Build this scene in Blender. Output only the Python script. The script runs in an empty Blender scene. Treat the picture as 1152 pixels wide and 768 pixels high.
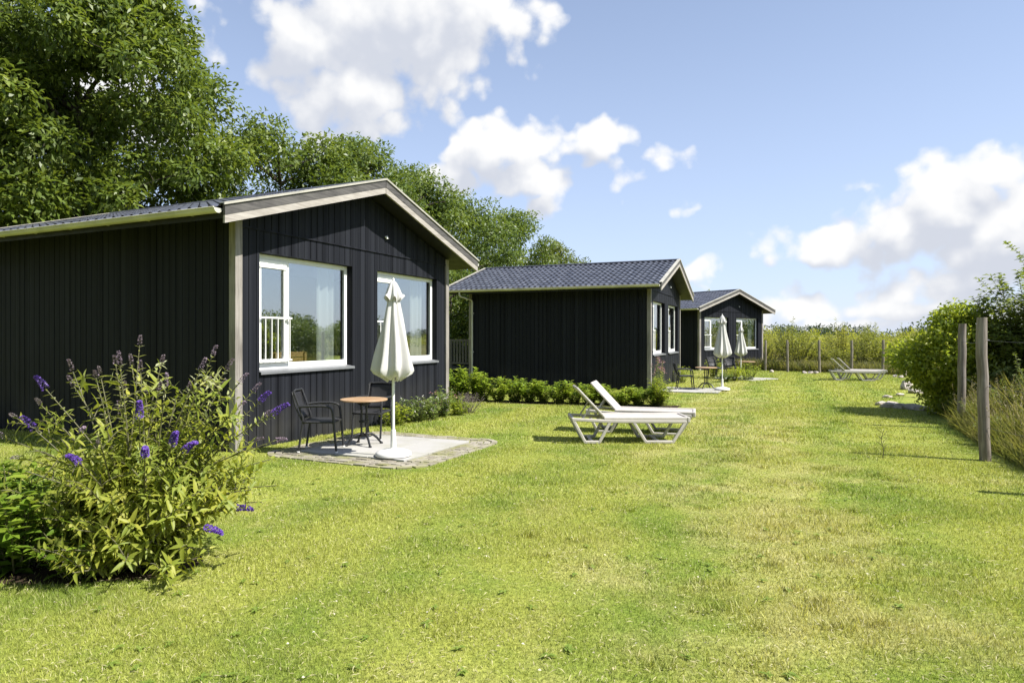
import bpy, math, random
import numpy as np
from mathutils import Vector, Matrix

R = math.radians
C = bpy.context.scene.collection
SC = bpy.context.scene
rng = np.random.default_rng(7)
random.seed(7)

# ------------------------------------------------------------------ camera
F = 727.0            # focal length in pixels of the 1152 px photograph
CX, HY, CAMH = 576.0, 378.0, 1.65
cam_d = bpy.data.cameras.new('camera')
cam = bpy.data.objects.new('camera', cam_d)
C.objects.link(cam)
cam.location = (0, 0, CAMH)
cam.rotation_euler = (R(90), 0, 0)
cam_d.sensor_width = 36.0
cam_d.lens = F / 1152 * 36.0
cam_d.shift_y = -6 / 1152
cam_d.clip_start = 0.05
cam_d.clip_end = 6000
SC.camera = cam

# ------------------------------------------------------------------ light
SUN_AZ, SUN_EL = 111.0, 51.0      # azimuth clockwise from +Y (view direction)
SUN_STRENGTH = 5.0
SKY_STRENGTH = 0.08
EXPOSURE = 0.90
SC.view_settings.view_transform = 'Standard'
SC.view_settings.look = 'None'
SC.view_settings.exposure = EXPOSURE
SC.view_settings.gamma = 1
SC.view_settings.use_curve_mapping = False
SC.cycles.use_denoising = True
SC.cycles.max_bounces = 6
SC.cycles.diffuse_bounces = 3
SC.cycles.glossy_bounces = 3
SC.cycles.transmission_bounces = 4
SC.cycles.transparent_max_bounces = 8
SC.cycles.caustics_reflective = False
SC.cycles.caustics_refractive = False

sun_d = bpy.data.lights.new('sun', 'SUN')
sun_d.energy = SUN_STRENGTH
sun_d.angle = R(0.55)
sun_d.color = (1.0, 0.96, 0.885)
sun = bpy.data.objects.new('sun', sun_d)
C.objects.link(sun)
sun.location = (30, -12, 40)
SUNV = Vector((math.sin(R(SUN_AZ)) * math.cos(R(SUN_EL)), math.cos(R(SUN_AZ)) * math.cos(R(SUN_EL)), math.sin(R(SUN_EL))))
sun.rotation_euler = SUNV.to_track_quat('Z', 'Y').to_euler()

# ------------------------------------------------------------------ node helpers
def nd(t, kind, **kw):
    n = t.nodes.new(kind)
    ins = kw.pop('ins', {})
    for k, v in kw.items():
        setattr(n, k, v)
    for k, v in ins.items():
        if hasattr(v, 'is_linked') or isinstance(v, bpy.types.NodeSocket):
            t.links.new(v, n.inputs[k])
        else:
            n.inputs[k].default_value = v
    return n

def mth(t, op, a, b=None, c=None, clamp=False):
    n = t.nodes.new('ShaderNodeMath')
    n.operation = op
    n.use_clamp = clamp
    for i, v in enumerate((a, b, c)):
        if v is None:
            continue
        if isinstance(v, bpy.types.NodeSocket):
            t.links.new(v, n.inputs[i])
        else:
            n.inputs[i].default_value = v
    return n.outputs[0]

def vec(t, op, a, b=None, scale=None):
    n = t.nodes.new('ShaderNodeVectorMath')
    n.operation = op
    for i, v in enumerate((a, b)):
        if v is None:
            continue
        if isinstance(v, bpy.types.NodeSocket):
            t.links.new(v, n.inputs[i])
        else:
            n.inputs[i].default_value = v
    if scale is not None:
        if isinstance(scale, bpy.types.NodeSocket):
            t.links.new(scale, n.inputs['Scale'])
        else:
            n.inputs['Scale'].default_value = scale
    return n.outputs['Value'] if op in ('LENGTH', 'DOT_PRODUCT') else n.outputs[0]

def mixc(t, fac, a, b, mode='MIX'):
    n = t.nodes.new('ShaderNodeMix')
    n.data_type = 'RGBA'
    n.blend_type = mode
    for i, v in ((0, fac), (6, a), (7, b)):
        if isinstance(v, bpy.types.NodeSocket):
            t.links.new(v, n.inputs[i])
        else:
            n.inputs[i].default_value = v if i == 0 or len(v) == 4 else (*v, 1)
    return n.outputs[2]

def sstep(t, v, lo, hi, olo=0.0, ohi=1.0):
    n = t.nodes.new('ShaderNodeMapRange')
    n.interpolation_type = 'SMOOTHSTEP'
    t.links.new(v, n.inputs[0])
    for i, x in enumerate((lo, hi, olo, ohi)):
        if isinstance(x, bpy.types.NodeSocket):
            t.links.new(x, n.inputs[i + 1])
        else:
            n.inputs[i + 1].default_value = x
    return n.outputs[0]

def noise(t, v, scale, detail=4, rough=0.55, dist=0.0):
    n = nd(t, 'ShaderNodeTexNoise', ins={'Scale': scale, 'Detail': detail, 'Roughness': rough, 'Distortion': dist})
    if v is not None:
        t.links.new(v, n.inputs['Vector'])
    return n.outputs[0]

# ------------------------------------------------------------------ world: sky with cumulus clouds
CLOUD_SHADE, CLOUD_LIT, SKY_VEIL = (4.5, 4.75, 5.35), (6.9, 6.9, 6.9), (5.3, 6.2, 8.5)
def px_ae(x, y):
    az = math.atan2(x - CX, F)
    el = math.atan2(HY - y, math.hypot(F, x - CX))
    return az, el

W = bpy.data.worlds.new('World')
SC.world = W
W.use_nodes = True
W.cycles.sampling_method = 'MANUAL'
W.cycles.sample_map_resolution = 256
wt = W.node_tree
wt.nodes.clear()

# blobs: pixel centre, pixel radii, weight
BLOBS = [
    (455, 25, 185, 105, 1.0), (530, 10, 90, 75, 1.0), (385, 100, 120, 62, .95), (340, 45, 60, 60, .85), (365, 150, 45, 30, .7),
    (250, 32, 75, 46, .32),
    (575, 170, 72, 42, 1.0), (525, 194, 62, 30, .95), (662, 163, 66, 34, .95), (600, 202, 58, 28, .85), (605, 230, 26, 16, .7),
    (697, 210, 36, 32, .34), (752, 178, 34, 16, .28), (762, 232, 30, 14, .36), (618, 12, 40, 20, .3),
    (1130, 185, 75, 52, 1.0), (1065, 225, 100, 66, 1.0), (1150, 270, 180, 90, 1.0), (1000, 262, 85, 44, .95), (935, 276, 95, 28, .8),
    (1070, 315, 150, 45, .95), (910, 342, 70, 26, .85), (1000, 345, 120, 28, .85), (783, 312, 30, 20, .7),
    (965, 210, 28, 14, .34), (860, 368, 260, 26, .75), (1150, 360, 200, 36, .9),
    (620, 372, 330, 30, .7), (120, 120, 160, 90, .8),
]
def cloud_group(name, soft):
    grp = bpy.data.node_groups.new(name, 'ShaderNodeTree')
    grp.interface.new_socket('Vector', in_out='INPUT', socket_type='NodeSocketVector')
    grp.interface.new_socket('Density', in_out='OUTPUT', socket_type='NodeSocketFloat')
    gi = grp.nodes.new('NodeGroupInput')
    go = grp.nodes.new('NodeGroupOutput')
    d = vec(grp, 'NORMALIZE', gi.outputs[0])
    sep = nd(grp, 'ShaderNodeSeparateXYZ', ins={0: d})
    az = mth(grp, 'ARCTAN2', sep.outputs[0], sep.outputs[1])
    el = mth(grp, 'ARCSINE', sep.outputs[2])
    # slow domain warp so that the blobs lose their ellipse outline
    wn = nd(grp, 'ShaderNodeTexNoise', ins={'Vector': d, 'Scale': 7.5, 'Detail': 2.0 if soft else 4.0})
    wv = vec(grp, 'MULTIPLY', vec(grp, 'SUBTRACT', wn.outputs['Color'], (.5, .5, .5)), (.17, .11, 0))
    ae = nd(grp, 'ShaderNodeCombineXYZ', ins={0: az, 1: el}).outputs[0]
    ae = vec(grp, 'ADD', ae, wv)
    field = None
    for (bx_, by_, rx, ry, w) in BLOBS:
        a0, e0 = px_ae(bx_, by_)
        k = math.cos(a0)
        ra, re = rx / F * k * k, ry / F * k
        q = vec(grp, 'MULTIPLY', vec(grp, 'SUBTRACT', ae, (a0, e0, 0)), (1 / ra, 1 / re, 0))
        v = mth(grp, 'MULTIPLY', mth(grp, 'SUBTRACT', 1.0, vec(grp, 'LENGTH', q)), w)
        field = v if field is None else mth(grp, 'SMOOTH_MAX', field, v, 0.15)
    field = mth(grp, 'MAXIMUM', field, -1.0)
    # scattered cumulus over the rest of the sky (behind and beside the camera)
    away = sstep(grp, mth(grp, 'ABSOLUTE', az), .85, 1.15)
    bg = mth(grp, 'SUBTRACT', mth(grp, 'MULTIPLY', noise(grp, d, 2.6, 3), 3.4), 1.95)
    bg = mth(grp, 'ADD', mth(grp, 'MULTIPLY', bg, away), mth(grp, 'SUBTRACT', away, 1.0))
    field = mth(grp, 'MAXIMUM', field, bg)
    n1 = noise(grp, d, 10, 4 if soft else 9, .60, .1)
    dens = mth(grp, 'ADD', field, mth(grp, 'MULTIPLY', mth(grp, 'SUBTRACT', n1, .5), .9 if soft else 1.15))
    if not soft:
        vo = nd(grp, 'ShaderNodeTexVoronoi', feature='SMOOTH_F1', ins={'Vector': vec(grp, 'ADD', d, vec(grp, 'SCALE', wn.outputs['Color'], scale=.05)), 'Scale': 26.0, 'Smoothness': .35, 'Detail': 1.0, 'Roughness': .5})
        dens = mth(grp, 'ADD', dens, mth(grp, 'MULTIPLY', mth(grp, 'SUBTRACT', .5, vo.outputs['Distance']), .5))
    grp.links.new(dens, go.inputs[0])
    return grp
G0, G1 = cloud_group('cloud_density', False), cloud_group('cloud_thickness', True)

tc = wt.nodes.new('ShaderNodeTexCoord')
sky = nd(wt, 'ShaderNodeTexSky', sky_type='NISHITA', sun_disc=False, sun_elevation=R(SUN_EL), sun_rotation=R(SUN_AZ),
         altitude=10.0, air_density=1.0, dust_density=0.6, ozone_density=2.2)
def dens_at(v, g_):
    g = wt.nodes.new('ShaderNodeGroup')
    g.node_tree = g_
    wt.links.new(v, g.inputs[0])
    return g.outputs[0]
dirv = tc.outputs['Generated']
D0 = dens_at(dirv, G0)
off = Vector((.45, 0.0, .9)).normalized()
D1 = dens_at(vec(wt, 'ADD', dirv, tuple(off * .05)), G1)
alpha = sstep(wt, D0, 0.02, 0.36)
alpha = mth(wt, 'POWER', alpha, .8)
lit = mth(wt, 'ADD', mth(wt, 'MULTIPLY', D1, -1.15), mth(wt, 'ADD', mth(wt, 'MULTIPLY', D0, .75), .62))
cloud = mixc(wt, sstep(wt, lit, .0, .75), CLOUD_SHADE, CLOUD_LIT)
low = nd(wt, 'ShaderNodeSeparateXYZ', ins={0: dirv}).outputs[2]
# thin veil of moist air over the horizon
skyc = mixc(wt, sstep(wt, low, -.02, .60, .62, .24), sky.outputs[0], SKY_VEIL)
col = mixc(wt, alpha, skyc, cloud)
bgn = nd(wt, 'ShaderNodeBackground', ins={'Color': col, 'Strength': SKY_STRENGTH})
wo = wt.nodes.new('ShaderNodeOutputWorld')
wt.links.new(bgn.outputs[0], wo.inputs[0])

# ------------------------------------------------------------------ ground shape and pixel -> ground
SLOPE = 0.0075
def zg(x, y):
    return -SLOPE * min(max(y - 5.0, 0.0), 47.0)
def zgv(y):
    return -SLOPE * np.clip(y - 5.0, 0, 47.0)
def P(px, py):
    Y = F * (CAMH - SLOPE * 5) / (py - HY - SLOPE * F)
    if Y < 5:
        Y = F * CAMH / (py - HY)
    return Vector(((px - CX) / F * Y, Y, zg(0, Y)))
def PY(px, Y):
    return Vector(((px - CX) / F * Y, Y, zg(0, Y)))

# ------------------------------------------------------------------ mesh helpers
class MB:
    def __init__(s):
        s.v, s.f = [], []
    def add(s, vs, fs):
        b = len(s.v)
        s.v += [tuple(v) for v in vs]
        s.f += [tuple(b + i for i in f) for f in fs]
        return s
    def box(s, c, size, M=None):
        x, y, z = (k / 2 for k in size)
        vs = [Vector((sx * x, sy * y, sz * z)) for sz in (-1, 1) for sy in (-1, 1) for sx in (-1, 1)]
        if M is not None:
            vs = [M @ v for v in vs]
        vs = [v + Vector(c) for v in vs]
        return s.add(vs, [(0, 2, 3, 1), (4, 5, 7, 6), (0, 1, 5, 4), (2, 6, 7, 3), (0, 4, 6, 2), (1, 3, 7, 5)])
    def bb(s, x0, x1, y0, y1, z0, z1):
        return s.box(((x0 + x1) / 2, (y0 + y1) / 2, (z0 + z1) / 2), (abs(x1 - x0), abs(y1 - y0), abs(z1 - z0)))
    def tube(s, pts, rad, seg=8, closed=False, flat=None):
        pts = [Vector(p) for p in pts]
        n = len(pts)
        if not hasattr(rad, '__len__'):
            rad = [rad] * n
        rings = []
        up = Vector((0, 0, 1))
        prev = None
        for i, p in enumerate(pts):
            if closed:
                t = (pts[(i + 1) % n] - pts[i - 1])
            else:
                t = pts[min(i + 1, n - 1)] - pts[max(i - 1, 0)]
            if t.length < 1e-9:
                t = Vector((0, 0, 1))
            t.normalize()
            if prev is None:
                a = t.cross(up)
                if a.length < .05:
                    a = t.cross(Vector((1, 0, 0)))
            else:
                a = prev - t * prev.dot(t)
                if a.length < 1e-4:
                    a = t.cross(up)
            a.normalize()
            prev = a
            b = t.cross(a)
            fl = 1.0 if flat is None else flat
            rings.append([p + a * (rad[i] * math.cos(2 * math.pi * k / seg)) + b * (rad[i] * fl * math.sin(2 * math.pi * k / seg)) for k in range(seg)])
        vs = [v for r in rings for v in r]
        fs = []
        for i in range(n if closed else n - 1):
            j = (i + 1) % n
            for k in range(seg):
                l = (k + 1) % seg
                fs.append((i * seg + k, i * seg + l, j * seg + l, j * seg + k))
        if not closed:
            fs.append(tuple(range(seg - 1, -1, -1)))
            fs.append(tuple((n - 1) * seg + k for k in range(seg)))
        return s.add(vs, fs)
    def lathe(s, prof, seg=24, c=(0, 0, 0)):
        vs, fs = [], []
        for (r, z) in prof:
            for k in range(seg):
                a = 2 * math.pi * k / seg
                vs.append((c[0] + r * math.cos(a), c[1] + r * math.sin(a), c[2] + z))
        for i in range(len(prof) - 1):
            for k in range(seg):
                l = (k + 1) % seg
                fs.append((i * seg + k, i * seg + l, (i + 1) * seg + l, (i + 1) * seg + k))
        fs.append(tuple(range(seg - 1, -1, -1)))
        fs.append(tuple((len(prof) - 1) * seg + k for k in range(seg)))
        return s.add(vs, fs)
    def prism(s, poly, axis, a, b):
        """poly of 2-D points extruded along axis ('x': poly is (y,z); 'y': (x,z); 'z': (x,y))"""
        def mk(p, t):
            return {'x': (t, p[0], p[1]), 'y': (p[0], t, p[1]), 'z': (p[0], p[1], t)}[axis]
        n = len(poly)
        vs = [mk(p, a) for p in poly] + [mk(p, b) for p in poly]
        fs = [tuple(range(n - 1, -1, -1)), tuple(range(n, 2 * n))] + [(i, (i + 1) % n, n + (i + 1) % n, n + i) for i in range(n)]
        return s.add(vs, fs)
    def build(s, name, mat, parent=None, smooth=False, bevel=0.0, fix=True):
        me = bpy.data.meshes.new(name)
        me.from_pydata(s.v, [], s.f)
        if fix:
            import bmesh
            bm = bmesh.new()
            bm.from_mesh(me)
            bmesh.ops.recalc_face_normals(bm, faces=bm.faces)
            bm.to_mesh(me)
            bm.free()
        if smooth:
            me.polygons.foreach_set('use_smooth', [True] * len(me.polygons))
        me.materials.append(mat)
        o = bpy.data.objects.new(name, me)
        C.objects.link(o)
        if parent is not None:
            o.parent = parent
        if bevel:
            m = o.modifiers.new('bevel', 'BEVEL')
            m.width = bevel
            m.segments = 2
            m.limit_method = 'ANGLE'
            m.angle_limit = R(40)
        if smooth:
            try:
                me.set_sharp_from_angle(angle=R(42))
            except Exception:
                pass
        return o

def raw_mesh(name, verts, faces_flat, counts, mat, attrs=None, parent=None, smooth=False):
    me = bpy.data.meshes.new(name)
    nv = len(verts)
    me.vertices.add(nv)
    me.vertices.foreach_set('co', np.ascontiguousarray(verts, dtype=np.float32).ravel())
    me.loops.add(len(faces_flat))
    me.loops.foreach_set('vertex_index', np.ascontiguousarray(faces_flat, dtype=np.int32))
    me.polygons.add(len(counts))
    st = np.concatenate(([0], np.cumsum(counts)[:-1])).astype(np.int32)
    me.polygons.foreach_set('loop_start', st)
    try:
        me.polygons.foreach_set('loop_total', np.asarray(counts, dtype=np.int32))
    except Exception:
        pass
    me.update(calc_edges=True)
    me.validate()
    for k, a in (attrs or {}).items():
        at = me.attributes.new(k, 'FLOAT', 'POINT')
        at.data.foreach_set('value', np.ascontiguousarray(a, dtype=np.float32))
    if smooth:
        me.polygons.foreach_set('use_smooth', np.ones(len(counts), dtype=bool))
    me.materials.append(mat)
    o = bpy.data.objects.new(name, me)
    C.objects.link(o)
    if parent is not None:
        o.parent = parent
    return o

def nrmz(a):
    return a / np.maximum(np.linalg.norm(a, axis=-1, keepdims=True), 1e-9)

def leaves(name, c, ax, nr, L, Wd, mat, parent=None, shape='diamond', droop=.15, age=None, r=None):
    """c: leaf base, ax: direction of growth, nr: upper side; one mesh for all the leaves"""
    r = rng if r is None else r
    n = len(c)
    L = np.broadcast_to(np.asarray(L, float), (n,))[:, None]
    Wd = np.broadcast_to(np.asarray(Wd, float), (n,))[:, None]
    ax = nrmz(ax)
    sd = nrmz(np.cross(ax, nr))
    up = np.cross(sd, ax)
    if shape == 'diamond':
        pts = [c, c + ax * L * .5 + sd * Wd * .5 + up * L * .06, c + ax * L - up * L * droop, c + ax * L * .5 - sd * Wd * .5 + up * L * .06]
        fl = [0, 1, 2, 3]
        cnt = [4]
    elif shape == 'fold':
        pts = [c, c + ax * L * .45 + sd * Wd * .5 + up * Wd * .22, c + ax * L - up * L * droop, c + ax * L * .45 - sd * Wd * .5 + up * Wd * .22, c + ax * L * .5]
        fl = [0, 1, 4, 1, 2, 4, 2, 3, 4, 3, 0, 4]
        cnt = [3, 3, 3, 3]
    else:
        pts = [c,
               c + ax * L * .3 + sd * Wd * .5 + up * Wd * .12, c + ax * L * .3 - up * L * droop * .1, c + ax * L * .3 - sd * Wd * .5 + up * Wd * .12,
               c + ax * L * .68 + sd * Wd * .36 + up * Wd * .1 - up * L * droop * .45, c + ax * L * .68 - up * L * droop * .5, c + ax * L * .68 - sd * Wd * .36 + up * Wd * .1 - up * L * droop * .45,
               c + ax * L - up * L * droop]
        fl = [0, 1, 2, 0, 2, 3, 1, 4, 5, 2, 2, 5, 6, 3, 4, 7, 5, 5, 7, 6]
        cnt = [3, 3, 4, 4, 3, 3]
    m = len(pts)
    V = np.stack(pts, axis=1).reshape(-1, 3)
    fl = np.asarray(fl)
    FL = (fl[None, :] + (np.arange(n) * m)[:, None]).ravel()
    CN = np.tile(np.asarray(cnt), n)
    at = {'rnd': np.repeat(r.random(n), m)}
    if age is not None:
        at['age'] = np.repeat(age, m)
    return raw_mesh(name, V, FL, CN, mat, at, parent)

def tag(o, label, cat, group=None, kind=None):
    if label:
        o['label'] = label
    if cat:
        o['category'] = cat
    if group:
        o['group'] = group
    if kind:
        o['kind'] = kind
    return o

def thing(name, label, cat, loc=(0, 0, 0), rz=0.0, group=None, scale=1.0):
    o = bpy.data.objects.new(name, None)
    C.objects.link(o)
    o.empty_display_size = .2
    o.location = loc
    o.rotation_euler = (0, 0, rz)
    o.scale = (scale,) * 3
    return tag(o, label, cat, group)

def dup(root, loc, rz, label, scale=None, group=None):
    c = root.copy()
    C.objects.link(c)
    c.location = loc
    c.rotation_euler = (0, 0, rz)
    c['label'] = label
    if group:
        c['group'] = group
    if scale is not None:
        c.scale = scale if hasattr(scale, '__len__') else (scale,) * 3
    for ch in root.children:
        a = ch.copy()
        C.objects.link(a)
        a.parent = c
        for g in ch.children:
            b = g.copy()
            C.objects.link(b)
            b.parent = a
    return c

def struct(o):
    o['kind'] = 'structure'
    return o

# ------------------------------------------------------------------ materials
def new_mat(name):
    m = bpy.data.materials.new(name)
    m.use_nodes = True
    t = m.node_tree
    t.nodes.clear()
    out = t.nodes.new('ShaderNodeOutputMaterial')
    return m, t, out

def bump(t, h, strength=.3, dist=.01, normal=None):
    n = nd(t, 'ShaderNodeBump', ins={'Strength': strength, 'Distance': dist, 'Height': h})
    return n.outputs[0]

def plain(name, col, rough=.5, metal=0.0, var=.08, scale=6, bmp=0.0, bscale=60, spec=.5, subs=0.0):
    m, t, out = new_mat(name)
    tc = t.nodes.new('ShaderNodeTexCoord')
    n = noise(t, tc.outputs['Object'], scale, 5)
    f = sstep(t, n, .3, .7)
    c = mixc(t, f, tuple(max(0, k * (1 - var)) for k in col), tuple(k * (1 + var) for k in col))
    p = nd(t, 'ShaderNodeBsdfPrincipled', ins={'Base Color': c, 'Metallic': metal, 'Specular IOR Level': spec})
    t.links.new(sstep(t, n, .2, .8, rough * .85, min(1, rough * 1.15)), p.inputs['Roughness'])
    if bmp:
        t.links.new(bump(t, noise(t, tc.outputs['Object'], bscale, 4), bmp, .01), p.inputs['Normal'])
    t.links.new(p.outputs[0], out.inputs[0])
    return m

def leaf_mat(name, cols, transl=.35, rough=.45, spec=.4, clump=.6, tcol=None, age_cols=None):
    """cols: three leaf colours picked leaf by leaf"""
    m, t, out = new_mat(name)
    at = nd(t, 'ShaderNodeAttribute', attribute_name='rnd')
    rp = t.nodes.new('ShaderNodeValToRGB')
    e = rp.color_ramp.elements
    e[0].position, e[0].color = 0.0, (*cols[0], 1)
    e[1].position, e[1].color = 1.0, (*cols[2], 1)
    k = e.new(.55)
    k.color = (*cols[1], 1)
    g = t.nodes.new('ShaderNodeNewGeometry')
    oi = t.nodes.new('ShaderNodeObjectInfo')
    cl = noise(t, vec(t, 'ADD', g.outputs['Position'], vec(t, 'SCALE', oi.outputs['Location'], scale=1.7)), clump, 2)
    t.links.new(mth(t, 'ADD', mth(t, 'MULTIPLY', at.outputs['Fac'], .6), mth(t, 'MULTIPLY', sstep(t, cl, .3, .7), .4)), rp.inputs[0])
    c = rp.outputs[0]
    if age_cols:
        ag = nd(t, 'ShaderNodeAttribute', attribute_name='age')
        f = mth(t, 'ADD', ag.outputs['Fac'], mth(t, 'MULTIPLY', mth(t, 'SUBTRACT', at.outputs['Fac'], .5), .35), clamp=True)
        c = mixc(t, sstep(t, f, .55, .95), c, age_cols)
    # underside paler
    c = mixc(t, mth(t, 'MULTIPLY', g.outputs['Backfacing'], .35), c, (.16, .19, .09))
    p = nd(t, 'ShaderNodeBsdfPrincipled', ins={'Base Color': c, 'Roughness': rough, 'Specular IOR Level': spec})
    tr = t.nodes.new('ShaderNodeBsdfTranslucent')
    t.links.new(mixc(t, 1.0, c, tcol or (1.5, 1.5, .55), 'MULTIPLY'), tr.inputs[0])
    mx = nd(t, 'ShaderNodeMixShader', ins={0: transl, 1: p.outputs[0], 2: tr.outputs[0]})
    t.links.new(mx.outputs[0], out.inputs[0])
    return m

def wood_mat(name, c1, c2, axis='z', rough=.75, knots=True):
    m, t, out = new_mat(name)
    tc = t.nodes.new('ShaderNodeTexCoord')
    s = {'x': (1.2, 22, 22), 'y': (22, 1.2, 22), 'z': (22, 22, 1.2)}[axis]
    oi = t.nodes.new('ShaderNodeObjectInfo')
    v = vec(t, 'MULTIPLY', vec(t, 'ADD', tc.outputs['Object'], vec(t, 'SCALE', oi.outputs['Random'], scale=9)), s)
    g1 = noise(t, v, 1.6, 6, .6, .6)
    g2 = noise(t, tc.outputs['Object'], 2.2, 4)
    f = mth(t, 'ADD', mth(t, 'MULTIPLY', g1, .75), mth(t, 'MULTIPLY', g2, .35))
    c = mixc(t, sstep(t, f, .35, .75), c1, c2)
    kn = nd(t, 'ShaderNodeTexVoronoi', ins={'Vector': vec(t, 'MULTIPLY', tc.outputs['Object'], {'x': (1.3, 5, 5), 'y': (5, 1.3, 5), 'z': (5, 5, 1.3)}[axis]), 'Scale': 1.0})
    if knots:
        c = mixc(t, sstep(t, kn.outputs['Distance'], .04, .12, .6, 0), c, tuple(k * .35 for k in c1))
    p = nd(t, 'ShaderNodeBsdfPrincipled', ins={'Base Color': c, 'Roughness': rough, 'Specular IOR Level': .25})
    t.links.new(bump(t, g1, .35, .004), p.inputs['Normal'])
    t.links.new(p.outputs[0], out.inputs[0])
    return m

def cladding_mat():
    m, t, out = new_mat('black_painted_boards')
    tc = t.nodes.new('ShaderNodeTexCoord')
    v = vec(t, 'MULTIPLY', tc.outputs['Object'], (30, 30, 1.0))
    g = noise(t, v, 1.5, 6, .6, .3)
    b = noise(t, vec(t, 'MULTIPLY', tc.outputs['Object'], (6.67, 6.67, .01)), 1.0, 0)
    big = noise(t, tc.outputs['Object'], .8, 4)
    c = mixc(t, sstep(t, b, .3, .7), (.0080, .0087, .0118), (.0185, .0200, .0258))
    c = mixc(t, sstep(t, g, .5, .8, 0, .45), c, (.028, .030, .034))
    # dust and splashes near the ground
    z = nd(t, 'ShaderNodeSeparateXYZ', ins={0: tc.outputs['Object']}).outputs[2]
    dst = mth(t, 'MULTIPLY', sstep(t, z, .1, 1.0, 1, 0), sstep(t, big, .35, .65))
    c = mixc(t, mth(t, 'MULTIPLY', dst, .25), c, (.09, .085, .07))
    p = nd(t, 'ShaderNodeBsdfPrincipled', ins={'Base Color': c, 'Specular IOR Level': .10})
    t.links.new(sstep(t, g, .2, .8, .55, .72), p.inputs['Roughness'])
    t.links.new(bump(t, g, .25, .003), p.inputs['Normal'])
    t.links.new(p.outputs[0], out.inputs[0])
    return m

def glass_mat():
    m, t, out = new_mat('window_glass')
    gg = t.nodes.new('ShaderNodeNewGeometry')
    cs = mth(t, 'ABSOLUTE', vec(t, 'DOT_PRODUCT', gg.outputs['Normal'], gg.outputs['Incoming']))
    fres = mth(t, 'POWER', mth(t, 'SUBTRACT', 1.0, cs, clamp=True), 5.0)
    tc = t.nodes.new('ShaderNodeTexCoord')
    nb = bump(t, noise(t, tc.outputs['Object'], 1.1, 2), .03, .02)
    gl = nd(t, 'ShaderNodeBsdfGlossy', ins={'Roughness': .0, 'Color': (.97, 1, .99, 1), 'Normal': nb})
    tr = nd(t, 'ShaderNodeBsdfTransparent', ins={'Color': (.90, .93, .92, 1)})
    f = mth(t, 'ADD', mth(t, 'MULTIPLY', fres, .8), .30, clamp=True)
    mx = nd(t, 'ShaderNodeMixShader', ins={0: f, 1: tr.outputs[0], 2: gl.outputs[0]})
    t.links.new(mx.outputs[0], out.inputs[0])
    return m

def lawn_group():
    g = bpy.data.node_groups.new('lawn_colour', 'ShaderNodeTree')
    g.interface.new_socket('Colour', in_out='OUTPUT', socket_type='NodeSocketColor')
    go = g.nodes.new('NodeGroupOutput')
    geo = g.nodes.new('ShaderNodeNewGeometry')
    s = nd(g, 'ShaderNodeSeparateXYZ', ins={0: geo.outputs['Position']})
    p = nd(g, 'ShaderNodeCombineXYZ', ins={0: s.outputs[0], 1: s.outputs[1]}).outputs[0]
    big = noise(g, p, .55, 5, .65, .5)
    mid = noise(g, p, 1.3, 5, .65, .3)
    fine = noise(g, p, 7.0, 4, .6)
    # broad mowing lanes running up the lawn
    q = vec(g, 'ADD', p, vec(g, 'SCALE', nd(g, 'ShaderNodeTexNoise', ins={'Vector': p, 'Scale': .10}).outputs['Color'], scale=1.6))
    sq = nd(g, 'ShaderNodeSeparateXYZ', ins={0: q})
    lane = mth(g, 'SINE', mth(g, 'MULTIPLY', mth(g, 'SUBTRACT', sq.outputs[0], mth(g, 'MULTIPLY', sq.outputs[1], .42)), 3.3))
    green, yel, straw = (.182, .258, .037), (.340, .364, .074), (.49, .445, .20)
    f = mth(g, 'ADD', mth(g, 'MULTIPLY', big, .8), mth(g, 'ADD', mth(g, 'MULTIPLY', mid, .55), mth(g, 'MULTIPLY', lane, .10)))
    f = mth(g, 'ADD', f, mth(g, 'MULTIPLY', fine, .3))
    c = mixc(g, sstep(g, f, .50, .98), green, yel)
    # dry wear: a drier lane right of the middle
    dx = mth(g, 'SUBTRACT', s.outputs[0], mth(g, 'ADD', mth(g, 'MULTIPLY', s.outputs[1], .30), .35))
    wear = sstep(g, mth(g, 'ABSOLUTE', dx), .2, 2.6, .16, 0)
    dry = mth(g, 'ADD', mth(g, 'MULTIPLY', mid, .7), mth(g, 'ADD', mth(g, 'MULTIPLY', noise(g, p, .6, 3), .55), wear))
    c = mixc(g, sstep(g, dry, .66, .95, 0, .70), c, straw)
    g.links.new(c, go.inputs[0])
    return g
LAWN = lawn_group()

def ground_mat():
    m, t, out = new_mat('lawn_ground')
    g = t.nodes.new('ShaderNodeGroup')
    g.node_tree = LAWN
    geo = t.nodes.new('ShaderNodeNewGeometry')
    p = geo.outputs['Position']
    s = nd(t, 'ShaderNodeSeparateXYZ', ins={0: p})
    fine = noise(t, p, 38, 5, .7)
    blot = noise(t, p, 9, 5, .65)
    c = mixc(t, sstep(t, fine, .35, .65, .6, 0), g.outputs[0], (.05, .07, .012))
    c = mixc(t, sstep(t, blot, .62, .78, 0, .35), c, (.16, .12, .06))
    # open field beyond the far fence
    far = sstep(t, s.outputs[1], 36, 44)
    fc = mixc(t, sstep(t, noise(t, p, .08, 5), .4, .6), (.12, .13, .035), (.20, .17, .07))
    c = mixc(t, far, c, fc)
    pr = nd(t, 'ShaderNodeBsdfPrincipled', ins={'Base Color': c, 'Roughness': .9, 'Specular IOR Level': .1})
    t.links.new(bump(t, mth(t, 'ADD', fine, blot), .6, .03), pr.inputs['Normal'])
    t.links.new(pr.outputs[0], out.inputs[0])
    return m

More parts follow.
